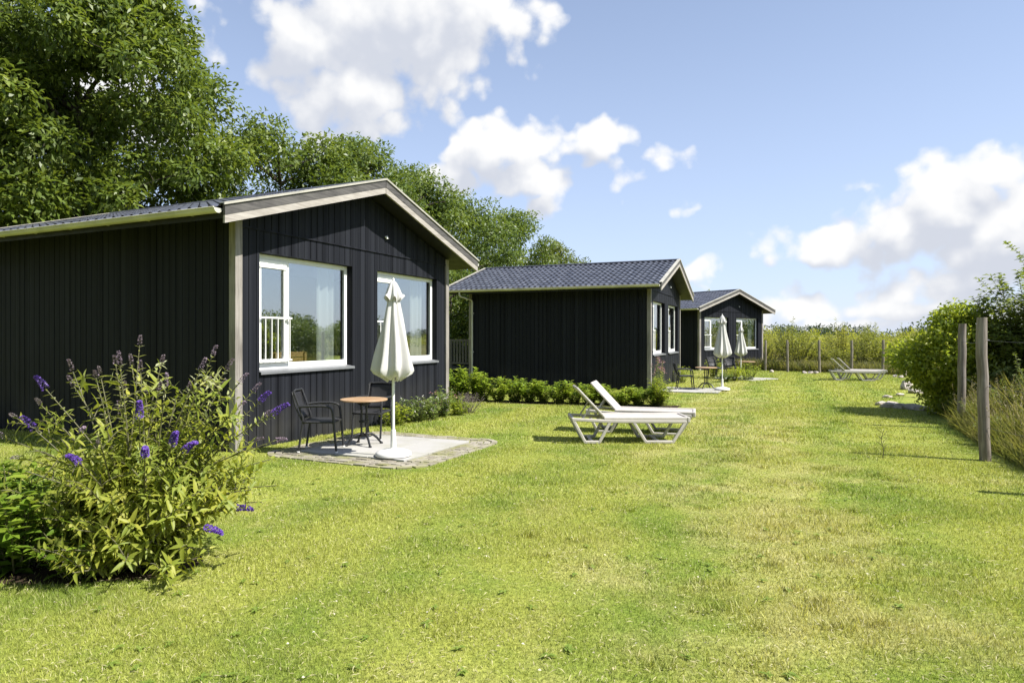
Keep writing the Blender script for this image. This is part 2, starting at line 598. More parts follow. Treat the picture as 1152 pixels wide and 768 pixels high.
def blade_mat():
    m, t, out = new_mat('lawn_blades')
    g = t.nodes.new('ShaderNodeGroup')
    g.node_tree = LAWN
    at = nd(t, 'ShaderNodeAttribute', attribute_name='rnd')
    k = sstep(t, at.outputs['Fac'], 0, 1, .5, 1.6)
    c = vec(t, 'SCALE', g.outputs[0], scale=k)
    c = mixc(t, sstep(t, at.outputs['Fac'], .78, .95, 0, .75), c, (.60, .54, .33))
    p = nd(t, 'ShaderNodeBsdfPrincipled', ins={'Base Color': c, 'Roughness': .55, 'Specular IOR Level': .3})
    tr = t.nodes.new('ShaderNodeBsdfTranslucent')
    t.links.new(mixc(t, 1.0, c, (1.25, 1.25, .6), 'MULTIPLY'), tr.inputs[0])
    mx = nd(t, 'ShaderNodeMixShader', ins={0: .35, 1: p.outputs[0], 2: tr.outputs[0]})
    t.links.new(mx.outputs[0], out.inputs[0])
    return m

def paver_mat(name, c1, c2, moss):
    m, t, out = new_mat(name)
    geo = t.nodes.new('ShaderNodeNewGeometry')
    p = geo.outputs['Position']
    n = noise(t, p, 22, 6, .7)
    n2 = noise(t, p, 2.5, 4)
    isl = geo.outputs['Random Per Island']
    c = mixc(t, mth(t, 'ADD', mth(t, 'MULTIPLY', isl, .6), mth(t, 'MULTIPLY', n, .5), clamp=True), c1, c2)
    c = mixc(t, mth(t, 'MULTIPLY', sstep(t, n2, .42, .65), moss), c, (.20, .20, .075))
    pr = nd(t, 'ShaderNodeBsdfPrincipled', ins={'Base Color': c, 'Roughness': .85, 'Specular IOR Level': .2})
    t.links.new(bump(t, n, .4, .006), pr.inputs['Normal'])
    t.links.new(pr.outputs[0], out.inputs[0])
    return m

def roof_mat():
    m, t, out = new_mat('dark_roof_tiles')
    tc = t.nodes.new('ShaderNodeTexCoord')
    n = noise(t, tc.outputs['Object'], 3.0, 5)
    c = mixc(t, sstep(t, n, .35, .7), (.050, .053, .068), (.095, .100, .122))
    ln = noise(t, tc.outputs['Object'], 7, 6, .7)
    c = mixc(t, sstep(t, ln, .60, .72, 0, .5), c, (.13, .13, .105))
    p = nd(t, 'ShaderNodeBsdfPrincipled', ins={'Base Color': c, 'Specular IOR Level': .5})
    t.links.new(sstep(t, noise(t, tc.outputs['Object'], 14, 4), .3, .7, .24, .42), p.inputs['Roughness'])
    t.links.new(p.outputs[0], out.inputs[0])
    return m

def weave_mat():
    m, t, out = new_mat('black_wicker')
    tc = t.nodes.new('ShaderNodeTexCoord')
    ck = nd(t, 'ShaderNodeTexChecker', ins={'Vector': tc.outputs['Object'], 'Scale': 110.0})
    c = mixc(t, ck.outputs['Fac'], (.014, .014, .016), (.032, .032, .034))
    p = nd(t, 'ShaderNodeBsdfPrincipled', ins={'Base Color': c, 'Roughness': .45, 'Specular IOR Level': .4})
    t.links.new(bump(t, ck.outputs['Fac'], .4, .003), p.inputs['Normal'])
    t.links.new(p.outputs[0], out.inputs[0])
    return m

def cloth_mat(name, col, transl=.25, scale=18, trc=None):
    m, t, out = new_mat(name)
    tc = t.nodes.new('ShaderNodeTexCoord')
    n = noise(t, tc.outputs['Object'], scale, 5)
    n2 = noise(t, vec(t, 'MULTIPLY', tc.outputs['Object'], (1, 1, .25)), 5, 4)
    c = mixc(t, sstep(t, n2, .45, .75, 0, .4), col, tuple(k * .82 for k in col))
    p = nd(t, 'ShaderNodeBsdfPrincipled', ins={'Base Color': c, 'Roughness': .85, 'Specular IOR Level': .15})
    t.links.new(bump(t, n, .25, .01), p.inputs['Normal'])
    tr = nd(t, 'ShaderNodeBsdfTranslucent', ins={0: (*(trc or col), 1)})
    mx = nd(t, 'ShaderNodeMixShader', ins={0: transl, 1: p.outputs[0], 2: tr.outputs[0]})
    t.links.new(mx.outputs[0], out.inputs[0])
    return m

M = {}
M['ground'] = ground_mat()
M['blade'] = blade_mat()
M['clad'] = cladding_mat()
M['roof'] = roof_mat()
M['glass'] = glass_mat()
M['white'] = plain('white_window_frame', (.80, .80, .78), .35, var=.03)
M['cream'] = plain('cream_metal_trim', (.40, .38, .325), .45, var=.12, scale=3)
M['gutter'] = plain('weathered_white_gutter', (.47, .455, .385), .45, var=.14, scale=2.5)
M['sill'] = plain('grey_metal_sill', (.16, .165, .175), .4, var=.05)
M['dark'] = plain('dark_soffit_paint', (.006, .006, .007), .6)
M['post'] = wood_mat('grey_weathered_post', (.15, .135, .12), (.31, .285, .26), 'z')
M['fasc_hi'] = wood_mat('weathered_grey_fascia', (.055, .052, .052), (.125, .118, .112), 'y')
M['fasc_lo'] = wood_mat('pale_wood_fascia', (.265, .238, .212), (.42, .39, .355), 'y')
M['plaster'] = plain('interior_plaster', (.42, .41, .38), .8, var=.03)
M['floorwood'] = plain('interior_floor', (.20, .13, .08), .5, var=.2)
M['curtain'] = cloth_mat('white_curtain_cloth', (.80, .82, .80), .4)
M['crate'] = wood_mat('yellow_pine', (.50, .29, .11), (.66, .43, .19), 'y', .5)
M['parasol'] = cloth_mat('off_white_parasol_cloth', (.60, .588, .575), .12, trc=(.7, .66, .58))
M['pole'] = plain('white_painted_pole', (.78, .78, .76), .35, var=.03)
M['pbase'] = plain('white_plastic_base', (.70, .69, .66), .5, var=.06, bmp=.05)
M['weave'] = weave_mat()
M['blackmetal'] = plain('black_metal', (.014, .014, .015), .4, var=.1)
M['tabletop'] = wood_mat('teak_table_top', (.30, .185, .10), (.46, .31, .18), 'x', .45, knots=False)
M['lounger'] = plain('white_resin', (.47, .435, .395), .45, var=.05, scale=8)
M['sling'] = plain('white_sling', (.41, .38, .345), .65, var=.05, scale=10, bmp=.2, bscale=160)
M['slab'] = paver_mat('white_concrete_slab', (.32, .31, .295), (.42, .41, .39), .22)
M['paver'] = paver_mat('grey_paving_brick', (.17, .15, .115), (.36, .33, .27), .8)
M['soil'] = plain('dark_soil', (.035, .024, .016), .95, var=.4, scale=14, bmp=.8, bscale=40, spec=.1)
M['bark'] = wood_mat('tree_bark', (.035, .028, .022), (.085, .070, .055), 'z', .9, knots=False)
M['stem'] = plain('green_brown_stem', (.10, .095, .045), .7, var=.3)
M['fpost'] = wood_mat('round_fence_post', (.13, .105, .085), (.30, .265, .23), 'z', .85)
M['wire'] = plain('fence_wire', (.16, .16, .155), .45, metal=.8)
M['rock'] = plain('field_stone', (.40, .35, .31), .85, var=.4, scale=5, bmp=.6, bscale=18)

# ------------------------------------------------------------------ ground sheet
LAWN_R = [(4.9, 1.5), (5.6, 4.5), (6.15, 7.9), (6.85, 9.5), (7.9, 11.7), (8.9, 14), (9.6, 16.4), (12.4, 20.5), (15.5, 24.5), (19.2, 29.8)]
BACK = [(19.2, 29.8), (17.5, 31.2), (14.6, 34.3), (12.2, 37.0)]
def lawn_right_x(y):
    ys = np.array([p[1] for p in LAWN_R]); xs = np.array([p[0] for p in LAWN_R])
    return np.interp(y, ys, xs)
def back_y(x):
    return np.interp(x, [12.2, 14.6, 17.5, 19.2], [37.0, 34.3, 31.2, 29.8])

g = MB()
ys = [-60, -20, 5, 20, 36, 52, 120, 400, 1200, 3500]
xs = [-3500, -600, -100, -30, 0, 30, 100, 600, 3500]
for yy in ys:
    for xx in xs:
        g.v.append((xx, yy, zg(xx, yy)))
nx = len(xs)
for j in range(len(ys) - 1):
    for i in range(nx - 1):
        g.f.append((j * nx + i, j * nx + i + 1, (j + 1) * nx + i + 1, (j + 1) * nx + i))
struct(g.build('ground', M['ground'], fix=False))

def patch(name, poly, mat, dz=.004, jitter=0.0, n=40):
    """irregular flat sheet lying on the ground"""
    pts = []
    m = len(poly)
    for i in range(m):
        a, b = Vector(poly[i]), Vector(poly[(i + 1) % m])
        k = max(1, int((b - a).length / .12))
        for s in range(k):
            p = a.lerp(b, s / k)
            pts.append((p.x + random.uniform(-jitter, jitter), p.y + random.uniform(-jitter, jitter)))
    c = Vector((sum(p[0] for p in pts) / len(pts), sum(p[1] for p in pts) / len(pts)))
    mb = MB()
    vs = [(c.x, c.y, zg(0, c.y) + dz)] + [(p[0], p[1], zg(0, p[1]) + dz) for p in pts]
    k = len(pts)
    mb.add(vs, [(0, 1 + i, 1 + (i + 1) % k) for i in range(k)])
    return struct(mb.build(name, mat, fix=False))

# ------------------------------------------------------------------ cabins
A1, A2, A3 = 24.9, 23.4, 53.6
HW = 3.0            # half the gable width
LEN = 6.55          # body length
OV, EV = 0.476, 0.60
RX0, RX1 = OV, -7.40
Z_EAVE, Z_RIDGE = 3.43, 4.54
SL = (Z_RIDGE - Z_EAVE) / (HW + EV)
PITCH = math.atan(SL)
OPEN = [(-2.55, -.37), (.38, 2.55)]       # window openings across the gable
WZ0, WZ1 = 1.13, 2.95
RECESS = .124
def roof_z(y):
    return Z_RIDGE - SL * abs(y)

def corner_frame(pxc, pyc, ang):
    p = P(pxc, pyc)
    a = R(ang)
    gdir = Vector((math.sin(a), math.cos(a), 0))
    return p + gdir * HW, -a

def board_run(mb, u0, u1, pitch, zlo, zhi, place, holes=()):
    """vertical boards from u0 to u1; zhi(u) top; place(u, d, z) -> point; d is depth out of the wall"""
    n = max(1, round((u1 - u0) / pitch))
    w = (u1 - u0) / n
    for i in range(n):
        a, b = u0 + i * w + .004, u0 + (i + 1) * w - .004
        cuts = [(a, b)]
        for (h0, h1, q0, q1) in holes:
            nx_ = []
            for (c0, c1) in cuts:
                if h0 > c0 + .012 and h0 < c1 - .012:
                    nx_ += [(c0, h0), (h0, c1)]
                elif h1 > c0 + .012 and h1 < c1 - .012:
                    nx_ += [(c0, h1), (h1, c1)]
                else:
                    nx_.append((c0, c1))
            cuts = nx_
        for (c0, c1) in cuts:
            zs = [(zlo, None)]
            mid = (c0 + c1) / 2
            spans = []
            hit = [h for h in holes if h[0] < mid < h[1]]
            if hit:
                h = hit[0]
                spans = [(zlo, h[2], h[2]), (h[3], zhi(c0), zhi(c1))]
            else:
                spans = [(zlo, zhi(c0), zhi(c1))]
            for (z0, ta, tb) in spans:
                dd = .003 * ((i * 7) % 3 - 1) * .6
                prof = [(c0, -.022), (c0, -.006 + dd), (c0 + .006, dd), (c1 - .006, dd), (c1, -.006 + dd), (c1, -.022)]
                if c1 - c0 < .02:
                    prof = [(c0, -.022), (c0, dd), (c1, dd), (c1, -.022)]
                k = len(prof)
                def top(u):
                    f = (u - c0) / max(c1 - c0, 1e-6)
                    return ta + (tb - ta) * f
                vs = [place(u, dpt, z0) for (u, dpt) in prof] + [place(u, dpt, top(u)) for (u, dpt) in prof]
                mb.add(vs, [tuple(range(k - 1, -1, -1)), tuple(range(k, 2 * k))] + [(q, (q + 1) % k, k + (q + 1) % k, k + q) for q in range(k)])

def make_cabin(label, loc, rz):
    t = thing('black_cabin', label, 'cabin', loc, rz, 'black wooden holiday cabins')
    # --- walls: boards outside, a shell inside
    wall = MB()
    soff = lambda u: roof_z(u) - .20
    zsplit = 3.28
    hol = [(o[0], o[1], WZ0, WZ1) for o in OPEN]
    board_run(wall, -HW + .10, HW - .10, .145, -.25, lambda u: min(zsplit, soff(u)), lambda u, dd, z: (dd, u, z), hol)
    # gable field above the flashing, set a little proud
    bu = (HW - .10)
    board_run(wall, -bu, bu, .145, zsplit + .028, lambda u: max(soff(u), zsplit + .03), lambda u, dd, z: (dd + .012, u, z))
    wall.bb(-.02, .022, -HW + .10, HW - .10, zsplit, zsplit + .026)
    for sgn in (-1, 1):
        board_run(wall, -LEN + .05, -.10, .145, -.25, lambda u: soff(HW), lambda u, dd, z, s=sgn: (u, s * (HW + dd), z))
    board_run(wall, -HW, HW, .145, -.25, soff, lambda u, dd, z: (-LEN - dd, u, z))
    # inner shell with openings (thickness .16)
    xi = -.022
    segs = [-HW + .02] + [k for o in OPEN for k in o] + [HW - .02]
    for i in range(0, len(segs) - 1):
        y0, y1 = segs[i], segs[i + 1]
        if i % 2 == 0:
            wall.bb(xi - .14, xi, y0, y1, -.2, 3.3)
        else:
            wall.bb(xi - .14, xi, y0, y1, -.2, WZ0)
            wall.bb(xi - .14, xi, y0, y1, WZ1, 3.3)
    wall.build('wall', M['clad'], t)
    # reveals of the openings
    rv = MB()
    for (y0, y1) in OPEN:
        rv.bb(-.17, -.004, y0 - .02, y0 + .001, WZ0, WZ1)
        rv.bb(-.17, -.004, y1 - .001, y1 + .02, WZ0, WZ1)
        rv.bb(-.17, -.004, y0, y1, WZ1 - .002, WZ1 + .018)
    rv.build('window_reveal', M['clad'], t)
    room = MB()
    room.bb(-LEN + .1, -LEN + .14, -HW + .1, HW - .1, .4, 3.3)
    room.bb(-LEN + .14, -.165, -HW + .07, -HW + .10, .4, 3.3)
    room.bb(-LEN + .14, -.165, HW - .10, HW - .07, .4, 3.3)
    room.bb(-LEN + .1, -.165, -HW + .1, HW - .1, 3.06, 3.1)
    room.bb(-3.4, -3.3, -.6, HW - .1, .4, 3.06)
    room.build('interior_wall', M['plaster'], t)
    fl = MB()
    fl.bb(-LEN + .1, -.165, -HW + .1, HW - .1, .35, .398)
    fl.build('interior_floor', M['floorwood'], t)
    # --- corner posts
    for sgn in (-1, 1):
        mb = MB()
        mb.bb(-.10, .03, sgn * (HW - .10), sgn * (HW + .03), -.25, soff(HW) + .005)
        mb.build('corner_post', M['post'], t, bevel=.004)
        mb = MB()
        mb.bb(-LEN - .03, -LEN + .08, sgn * (HW - .05), sgn * (HW + .035), -.25, soff(HW) + .005)
        mb.build('corner_post', M['post'], t, bevel=.004)
    # --- roof: one profiled sheet per slope
    roof = MB()
    pitch_w, row = .2, .36
    nxw = int((RX0 - RX1 - .06) / pitch_w * 8)
    slen = (HW + EV + .03) / math.cos(PITCH)
    nrow = round(slen / row)
    rw = slen / nrow
    for sgn in (-1, 1):
        b = len(roof.v)
        prof = []
        for r_ in range(nrow):
            prof += [(r_ * rw + .0, 0.0), (r_ * rw + rw * .5, .012), ((r_ + 1) * rw - .02, .026), ((r_ + 1) * rw - .002, .024)]
        for (s_, h_) in prof:
            for i in range(nxw + 1):
                x = RX0 - .03 - i * (RX0 - RX1 - .06) / nxw
                ph = (i / 8.0) % 1.0
                wv = (.5 + .5 * math.cos(2 * math.pi * ph)) ** 1.5 * .034
                hh = h_ + wv + .012
                y = s_ * math.cos(PITCH) - hh * -math.sin(PITCH) * 1
                z = Z_RIDGE - .04 - s_ * math.sin(PITCH) + hh * math.cos(PITCH)
                roof.v.append((x, sgn * y, z))
        w = nxw + 1
        for j in range(len(prof) - 1):
            for i in range(nxw):
                q = (b + j * w + i, b + j * w + i + 1, b + (j + 1) * w + i + 1, b + (j + 1) * w + i)
                roof.f.append(q if sgn > 0 else q[::-1])
    rf = roof.build('roof', M['roof'], t, smooth=True, fix=False)
    rc = MB()
    rc.tube([(RX0 - .02 - k * .35, 0, Z_RIDGE + .005) for k in range(int((RX0 - RX1) / .35) + 1)] + [(RX1 + .02, 0, Z_RIDGE + .005)], .075, 12, flat=.55)
    rc.build('ridge_cap', M['roof'], rf, smooth=True)
    # --- roof deck and soffit
    dk = MB()
    for sgn in (-1, 1):
        e = HW + EV
        poly = [(0, Z_RIDGE - .06), (sgn * e, Z_EAVE - .06), (sgn * e, Z_EAVE - .17), (0, Z_RIDGE - .17)]
        dk.prism(poly, 'x', RX0 - .045, RX1 + .045)
    dk.build('roof_deck', M['dark'], t)
    # --- fascia (barge) boards on both gables
    for xf, sx in ((RX0, 1), (RX1, -1)):
        for sgn in (-1, 1):
            e = HW + EV
            for (zt, zb, xa, xb, mt) in ((.010, -.128, 0, -.042, 'fasc_hi'), (-.130, -.235, -.004, -.040, 'fasc_lo')):
                mb = MB()
                poly = [(sgn * .006, Z_RIDGE + zt), (sgn * e, Z_EAVE + zt), (sgn * e, Z_EAVE + zb), (sgn * .006, Z_RIDGE + zb)]
                mb.prism(poly, 'x', xf + sx * xa, xf + sx * xb)
                mb.build('fascia_board', M[mt], t)
            mb = MB()
            poly = [(0, Z_RIDGE + .046), (sgn * (e + .03), Z_EAVE + .046 - SL * .03), (sgn * (e + .03), Z_EAVE + .036 - SL * .03), (0, Z_RIDGE + .036)]
            mb.prism(poly, 'x', xf + sx * .022, xf - sx * .075)
            poly = [(0, Z_RIDGE + .034), (sgn * (e + .03), Z_EAVE + .034 - SL * .03), (sgn * (e + .03), Z_EAVE + .012 - SL * .03), (0, Z_RIDGE + .012)]
            mb.prism(poly, 'x', xf + sx * .022, xf + sx * .006)
            mb.build('verge_trim', M['cream'], t)
    # --- gutters
    for sgn in (-1, 1):
        mb = MB()
        y0, z0, r_ = sgn * (HW + EV + .075), Z_EAVE - .045, .066
        ring = [(y0 + math.cos(a) * r_, z0 + math.sin(a) * r_) for a in [math.pi * k / 8 + math.pi for k in range(9)]]
        ring = ring + [(y0 + math.cos(a) * (r_ - .006), z0 + math.sin(a) * (r_ - .006)) for a in [2 * math.pi - math.pi * k / 8 for k in range(9)]]
        mb.prism(ring, 'x', RX0 - .05, RX1 + .02)
        mb.tube([(RX0 - .05, y0 + sgn * r_, z0 + .004), (RX1 + .02, y0 + sgn * r_, z0 + .004)], .011, 8)
        mb.lathe([(.0, -.004), (r_, -.004), (r_, .004), (.0, .004)], 16)   # end disc, turned below
        k = 16 * 4
        for q in range(len(mb.v) - k, len(mb.v)):
            x, y, z = mb.v[q]
            mb.v[q] = (RX0 - .048 + z, y0 + x, z0 + min(y, 0.0))
        for x in np.arange(RX0 - .6, RX1, -.9):
            mb.bb(x - .015, x + .015, y0 - sgn * .07, y0 - sgn * .03, z0 - .06, z0 + .03)
        gu = mb.build('gutter', M['gutter'], t, smooth=True)
        if sgn < 0:
            dp = MB()
            x = -LEN + .12
            yw = sgn * (HW + .075)
            dp.tube([(x - .2, y0, z0 - .05), (x - .2, y0, z0 - .16), (x - .16, y0 + .04, z0 - .22), (x - .02, yw - .04, z0 - .30), (x, yw, z0 - .38), (x, yw, 2.0), (x, yw, .02)], .036, 10)
            for z in (2.6, 1.2):
                dp.bb(x - .05, x + .05, yw - .01, yw + .06, z - .02, z + .02)
            dp.build('downpipe', M['gutter'], t, smooth=True)
    # --- windows
    for (y0, y1) in OPEN:
        fx = -RECESS
        fr = MB()
        f = .075
        def fbox(mb, a, b, c, e, dx0=-.05, dx1=0.0):
            mb.bb(fx + dx0, fx + dx1, a, b, c, e)
        fbox(fr, y0, y0 + f, WZ0 + .03, WZ1)
        fbox(fr, y1 - f, y1, WZ0 + .03, WZ1)
        fbox(fr, y0 + f, y1 - f, WZ1 - f, WZ1)
        fbox(fr, y0 + f, y1 - f, WZ0 + .03, WZ0 + .03 + .10)
        my = y0 + .70
        fbox(fr, my - .035, my + .035, WZ0 + .13, WZ1 - f)
        win = fr.build('window_frame', M['white'], t, bevel=.005)
        # opening casement on the left
        s = MB()
        a, b, c, e, k = y0 + f + .002, my - .037, WZ0 + .132, WZ1 - f - .002, .06
        s.bb(fx - .03, fx + .018, a, a + k, c, e)
        s.bb(fx - .03, fx + .018, b - k, b, c, e)
        s.bb(fx - .03, fx + .018, a + k, b - k, c, c + k)
        s.bb(fx - .03, fx + .018, a + k, b - k, e - .13, e)
        s.bb(fx + .018, fx + .034, a + .01, b - .01, e - .13, e - .075)
        s.build('sash', M['white'], win, bevel=.004)
        pn = MB()
        pn.bb(fx - .02, fx - .012, a + k, b - k, c + k, e - .13)
        pn.bb(fx - .024, fx - .016, my + .035, y1 - f, WZ0 + .13, WZ1 - f)
        pn.build('pane', M['glass'], win)
        rl = MB()
        ra, rb = y0 + .012, my + .03
        for z in (1.30, 1.97):
            rl.bb(fx + .05, fx + .075, ra, rb, z - .013, z + .013)
        for q in range(6):
            yy = ra + .04 + q * (rb - ra - .08) / 5
            rl.tube([(fx + .0625, yy, 1.31), (fx + .0625, yy, 1.96)], .008, 6)
        for z in (1.30, 1.97):
            rl.bb(fx + .0, fx + .05, rb - .05, rb - .015, z - .02, z + .02)
            rl.bb(fx + .0, fx + .05, ra + .003, ra + .03, z - .02, z + .02)
        rl.build('safety_rail', M['white'], win)
        sl = MB()
        sl.prism([(fx, WZ0 + .036), (.045, WZ0 + .008), (.045, WZ0 - .03), (.038, WZ0 - .03), (.038, WZ0 + .001), (fx, WZ0 + .028)], 'y', y0 - .012, y1 + .012)
        sl.build('sill', M['sill'], win)
    # --- little vent pipe in the gable
    v = MB()
    v.tube([(.012, .62, 3.62), (.045, .62, 3.62), (.05, .62, 3.58)], .022, 10)
    v.build('vent', M['white'], t, smooth=True)
    # --- rear porch
    pr = MB()
    pr.bb(-LEN - 1.6, -LEN - .03, -HW, HW, .52, .60)
    for x in (-LEN - 1.5, -LEN - .8, -LEN - .1):
        for y in (-HW + .1, HW - .1):
            pr.bb(x - .05, x + .05, y - .05, y + .05, -.2, .52)
    pr.build('porch_deck', M['fasc_hi'], t)
    rl = MB()
    for z in (.78, 1.62):
        rl.bb(-LEN - .82, -LEN - .035, -HW - .005, -HW + .045, z - .035, z + .035)
    for q in range(7):
        x = -LEN - .78 + q * .12
        rl.bb(x - .035, x + .035, -HW + .005, -HW + .03, .8, 1.6)
    rl.bb(-LEN - .86, -LEN - .76, -HW - .02, -HW + .07, .55, 1.66)
    rl.build('porch_railing', M['fasc_hi'], t)
    return t

L1, Z1 = corner_frame(265, 508.5, A1)
L2, Z2 = corner_frame(731.5, 439.4, A2)
L3 = Vector((10.27, 35.4, -.25)) + Vector((math.sin(R(A3)), math.cos(R(A3)), 0)) * HW
Z3 = -R(A3)
cab1 = make_cabin('black wooden cabin nearest the camera, with timber corner posts and two big white windows', L1, Z1)
cab2 = dup(cab1, L2, Z2, 'middle black cabin with tiled roof in full view, behind the laurel hedge')
cab3 = dup(cab1, L3, Z3, 'smallest and farthest black cabin, its gable end turned towards the lawn')
CABS = [(L1, Z1), (L2, Z2), (L3, Z3)]

def in_cabin(x, y, pad=.0):
    m = np.zeros(len(x), bool)
    for (l, rz) in CABS:
        dx, dy = x - l.x, y - l.y
        lx = dx * math.cos(rz) + dy * math.sin(rz)
        ly = -dx * math.sin(rz) + dy * math.cos(rz)
        m |= (lx < pad) & (lx > -LEN - 1.7) & (np.abs(ly) < HW + pad)
    return m
def cab_pt(i, x, y, z=0.0):
    l, rz = CABS[i]
    return Vector((l.x + x * math.cos(rz) - y * math.sin(rz), l.y + x * math.sin(rz) + y * math.cos(rz), l.z + z))

# curtains hanging inside the windows
def curtain_mesh(w, h):
    mb = MB()
    nxs, nz = 60, 10
    for j in range(nz + 1):
        for i in range(nxs + 1):
            u = i / nxs
            a = .035 * math.sin(u * w * 34 + .6 * math.sin(u * 9)) * (.7 + .3 * j / nz)
            mb.v.append((a, u * w, j / nz * h))
    for j in range(nz):
        for i in range(nxs):
            b = j * (nxs + 1) + i
            mb.f.append((b, b + 1, b + nxs + 2, b + nxs + 1))
    return mb
cur = curtain_mesh(.50, 1.95).build('curtain', M['curtain'], smooth=True, fix=False)
names = ['nearest', 'middle', 'farthest']
first = True
for i in range(3):
    for k, (y0, y1) in enumerate(OPEN):
        o = cur if first else cur.copy()
        if not first:
            C.objects.link(o)
        first = False
        o.location = cab_pt(i, -.34, y1 - .56, 1.08)
        o.rotation_euler = (0, 0, CABS[i][1])
        tag(o, 'white curtain hanging inside the %s window of the %s black cabin' % (('left', 'right')[k], names[i]), 'curtain', 'curtains behind the cabin windows')
# slatted pine headboard inside the nearest cabin
hb = thing('slatted_bench', 'yellow pine slatted bench back standing inside the left window of the nearest cabin', 'bench', cab_pt(0, -.62, -1.35, .4), CABS[0][1])
b = MB()
for k in range(5):
    b.bb(-.02, .02, -.36, .46, .50 + k * .105, .59 + k * .105)
b.build('backrest', M['crate'], hb, bevel=.006)
b = MB()
b.bb(-.40, .0, -.36, .46, .40, .45)
b.build('seat', M['crate'], hb, bevel=.006)
for sx in (-.36, .045):
    for sy in (-.30, .40):
        b = MB()
        b.bb(sx - .02, sx + .02, sy - .03, sy + .03, .0, .40 if sx < 0 else 1.0)
        b.build('leg', M['crate'], hb)

# ------------------------------------------------------------------ terraces
def terrace(i, corner, ang, nxs, size):
    """corner: front corner A (towards the camera); slabs run along the gable (g) and back to the wall (-n)"""
    a = R(ang)
    gd = Vector((math.sin(a), math.cos(a), 0)); nd_ = Vector((-math.cos(a), math.sin(a), 0))
    mb = MB()
    s = size / nxs
    for p in range(nxs):
        for q in range(nxs):
            c = corner + gd * (s * (p + .5)) + nd_ * (s * (q + .5))
            c.z = zg(0, c.y) + .012
            mb.box(c, (s - .008, s - .008, .05), Matrix.Rotation(-a, 4, 'Z').to_3x3())
    o = mb.build('terrace_slabs', M['slab'], bevel=.004)
    struct(o)
    return gd, nd_

TC1 = P(454.7, 520.3)
gd, nn = terrace(0, TC1, A1, 3, 1.80)
# ring of paving bricks round the slab, rounded at the outer corners
pv = MB()
bw, bl = .105, .21
rg = random.Random(4)
def ring_pts(off):
    """rounded-rectangle loop round the slab at distance off"""
    S = 1.80
    cs = [(-0, 0), (S, 0), (S, S), (0, S)]
    out = []
    for k, (u, v) in enumerate(cs):
        a0 = {0: math.pi, 1: 1.5 * math.pi, 2: 0, 3: .5 * math.pi}[k]
        for j in range(13):
            a = a0 + j / 12 * math.pi / 2
            out.append(Vector((u + off * math.cos(a), v + off * math.sin(a))))
    return out
RINGW = 4
for r_ in range(RINGW):
    pts = ring_pts(.06 + r_ * (bw + .006))
    # walk the loop placing bricks
    loop = pts + [pts[0]]
    acc = rg.uniform(0, .1)
    for a_, b_ in zip(loop[:-1], loop[1:]):
        seg = (b_ - a_)
        L_ = seg.length
        while acc < L_:
            p = a_ + seg * (acc / max(L_, 1e-6))
            w3 = TC1 + gd * p.x + nn * p.y
            th = math.atan2(seg.y, seg.x)
            dirw = gd * math.cos(th) + nn * math.sin(th)
            if not in_cabin(np.array([w3.x]), np.array([w3.y]), .05)[0]:
                rz = math.atan2(dirw.y, dirw.x) + rg.uniform(-.05, .05)
                Mx = Matrix.Rotation(rz, 4, 'Z') @ Matrix.Rotation(rg.uniform(-.025, .025), 4, 'X')
                pv.box((w3.x, w3.y, zg(0, w3.y) - .012 + rg.uniform(-.004, .006)), (bl - .020, bw - .016, .06), Mx.to_3x3())
            acc += bl
        acc -= L_
struct(pv.build('brick_paving', M['paver'], bevel=.004))
TC2 = P(808, 443)
gd2, nn2 = terrace(1, TC2, A2, 3, 1.9)
TC3 = P(846, 428.5)
gd3, nn3 = terrace(2, TC3, A3, 3, 1.9)

def in_terrace(x, y):
    m = np.zeros(len(x), bool)
    for (c, g_, n_, pad) in ((TC1, gd, nn, .50), (TC2, gd2, nn2, .05), (TC3, gd3, nn3, .05)):
        u = (x - c.x) * g_.x + (y - c.y) * g_.y
        v = (x - c.x) * n_.x + (y - c.y) * n_.y
        du = np.maximum(np.maximum(-u, u - 1.8), 0)
        dv = np.maximum(np.maximum(-v, v - 1.8), 0)
        m |= np.hypot(du, dv) < pad
    return m

# ------------------------------------------------------------------ soil beds
BED1 = (-3.1, 4.68, .85, .40)       # under the foreground shrubs (cx, cy, rx, ry)
bed_poly = [(BED1[0] + BED1[2] * math.cos(a), BED1[1] + BED1[3] * math.sin(a)) for a in np.linspace(0, 2 * math.pi, 28, endpoint=False)]
patch('soil_bed', bed_poly, M['soil'], .006, .04)
H0, H1 = P(506, 450.5), P(752, 458)
hd = (H1 - H0).normalized(); hp = Vector((-hd.y, hd.x, 0))
q0, q1 = H0 - hd * 1.2, H1 + hd * .25
patch('soil_bed', [tuple((q0 - hp * .28).xy), tuple((q1 - hp * .28).xy), tuple((q1 + hp * .5).xy), tuple((q0 + hp * .5).xy)], M['soil'], .005, .04)
def in_soil(x, y):
    a = ((x - BED1[0]) / BED1[2]) ** 2 + ((y - BED1[1]) / BED1[3]) ** 2 < 1
    u = (x - q0.x) * hd.x + (y - q0.y) * hd.y
    v = (x - q0.x) * hp.x + (y - q0.y) * hp.y
    b_ = (u > 0) & (u < (q1 - q0).length) & (v > -.28) & (v < .5)
    return a | b_

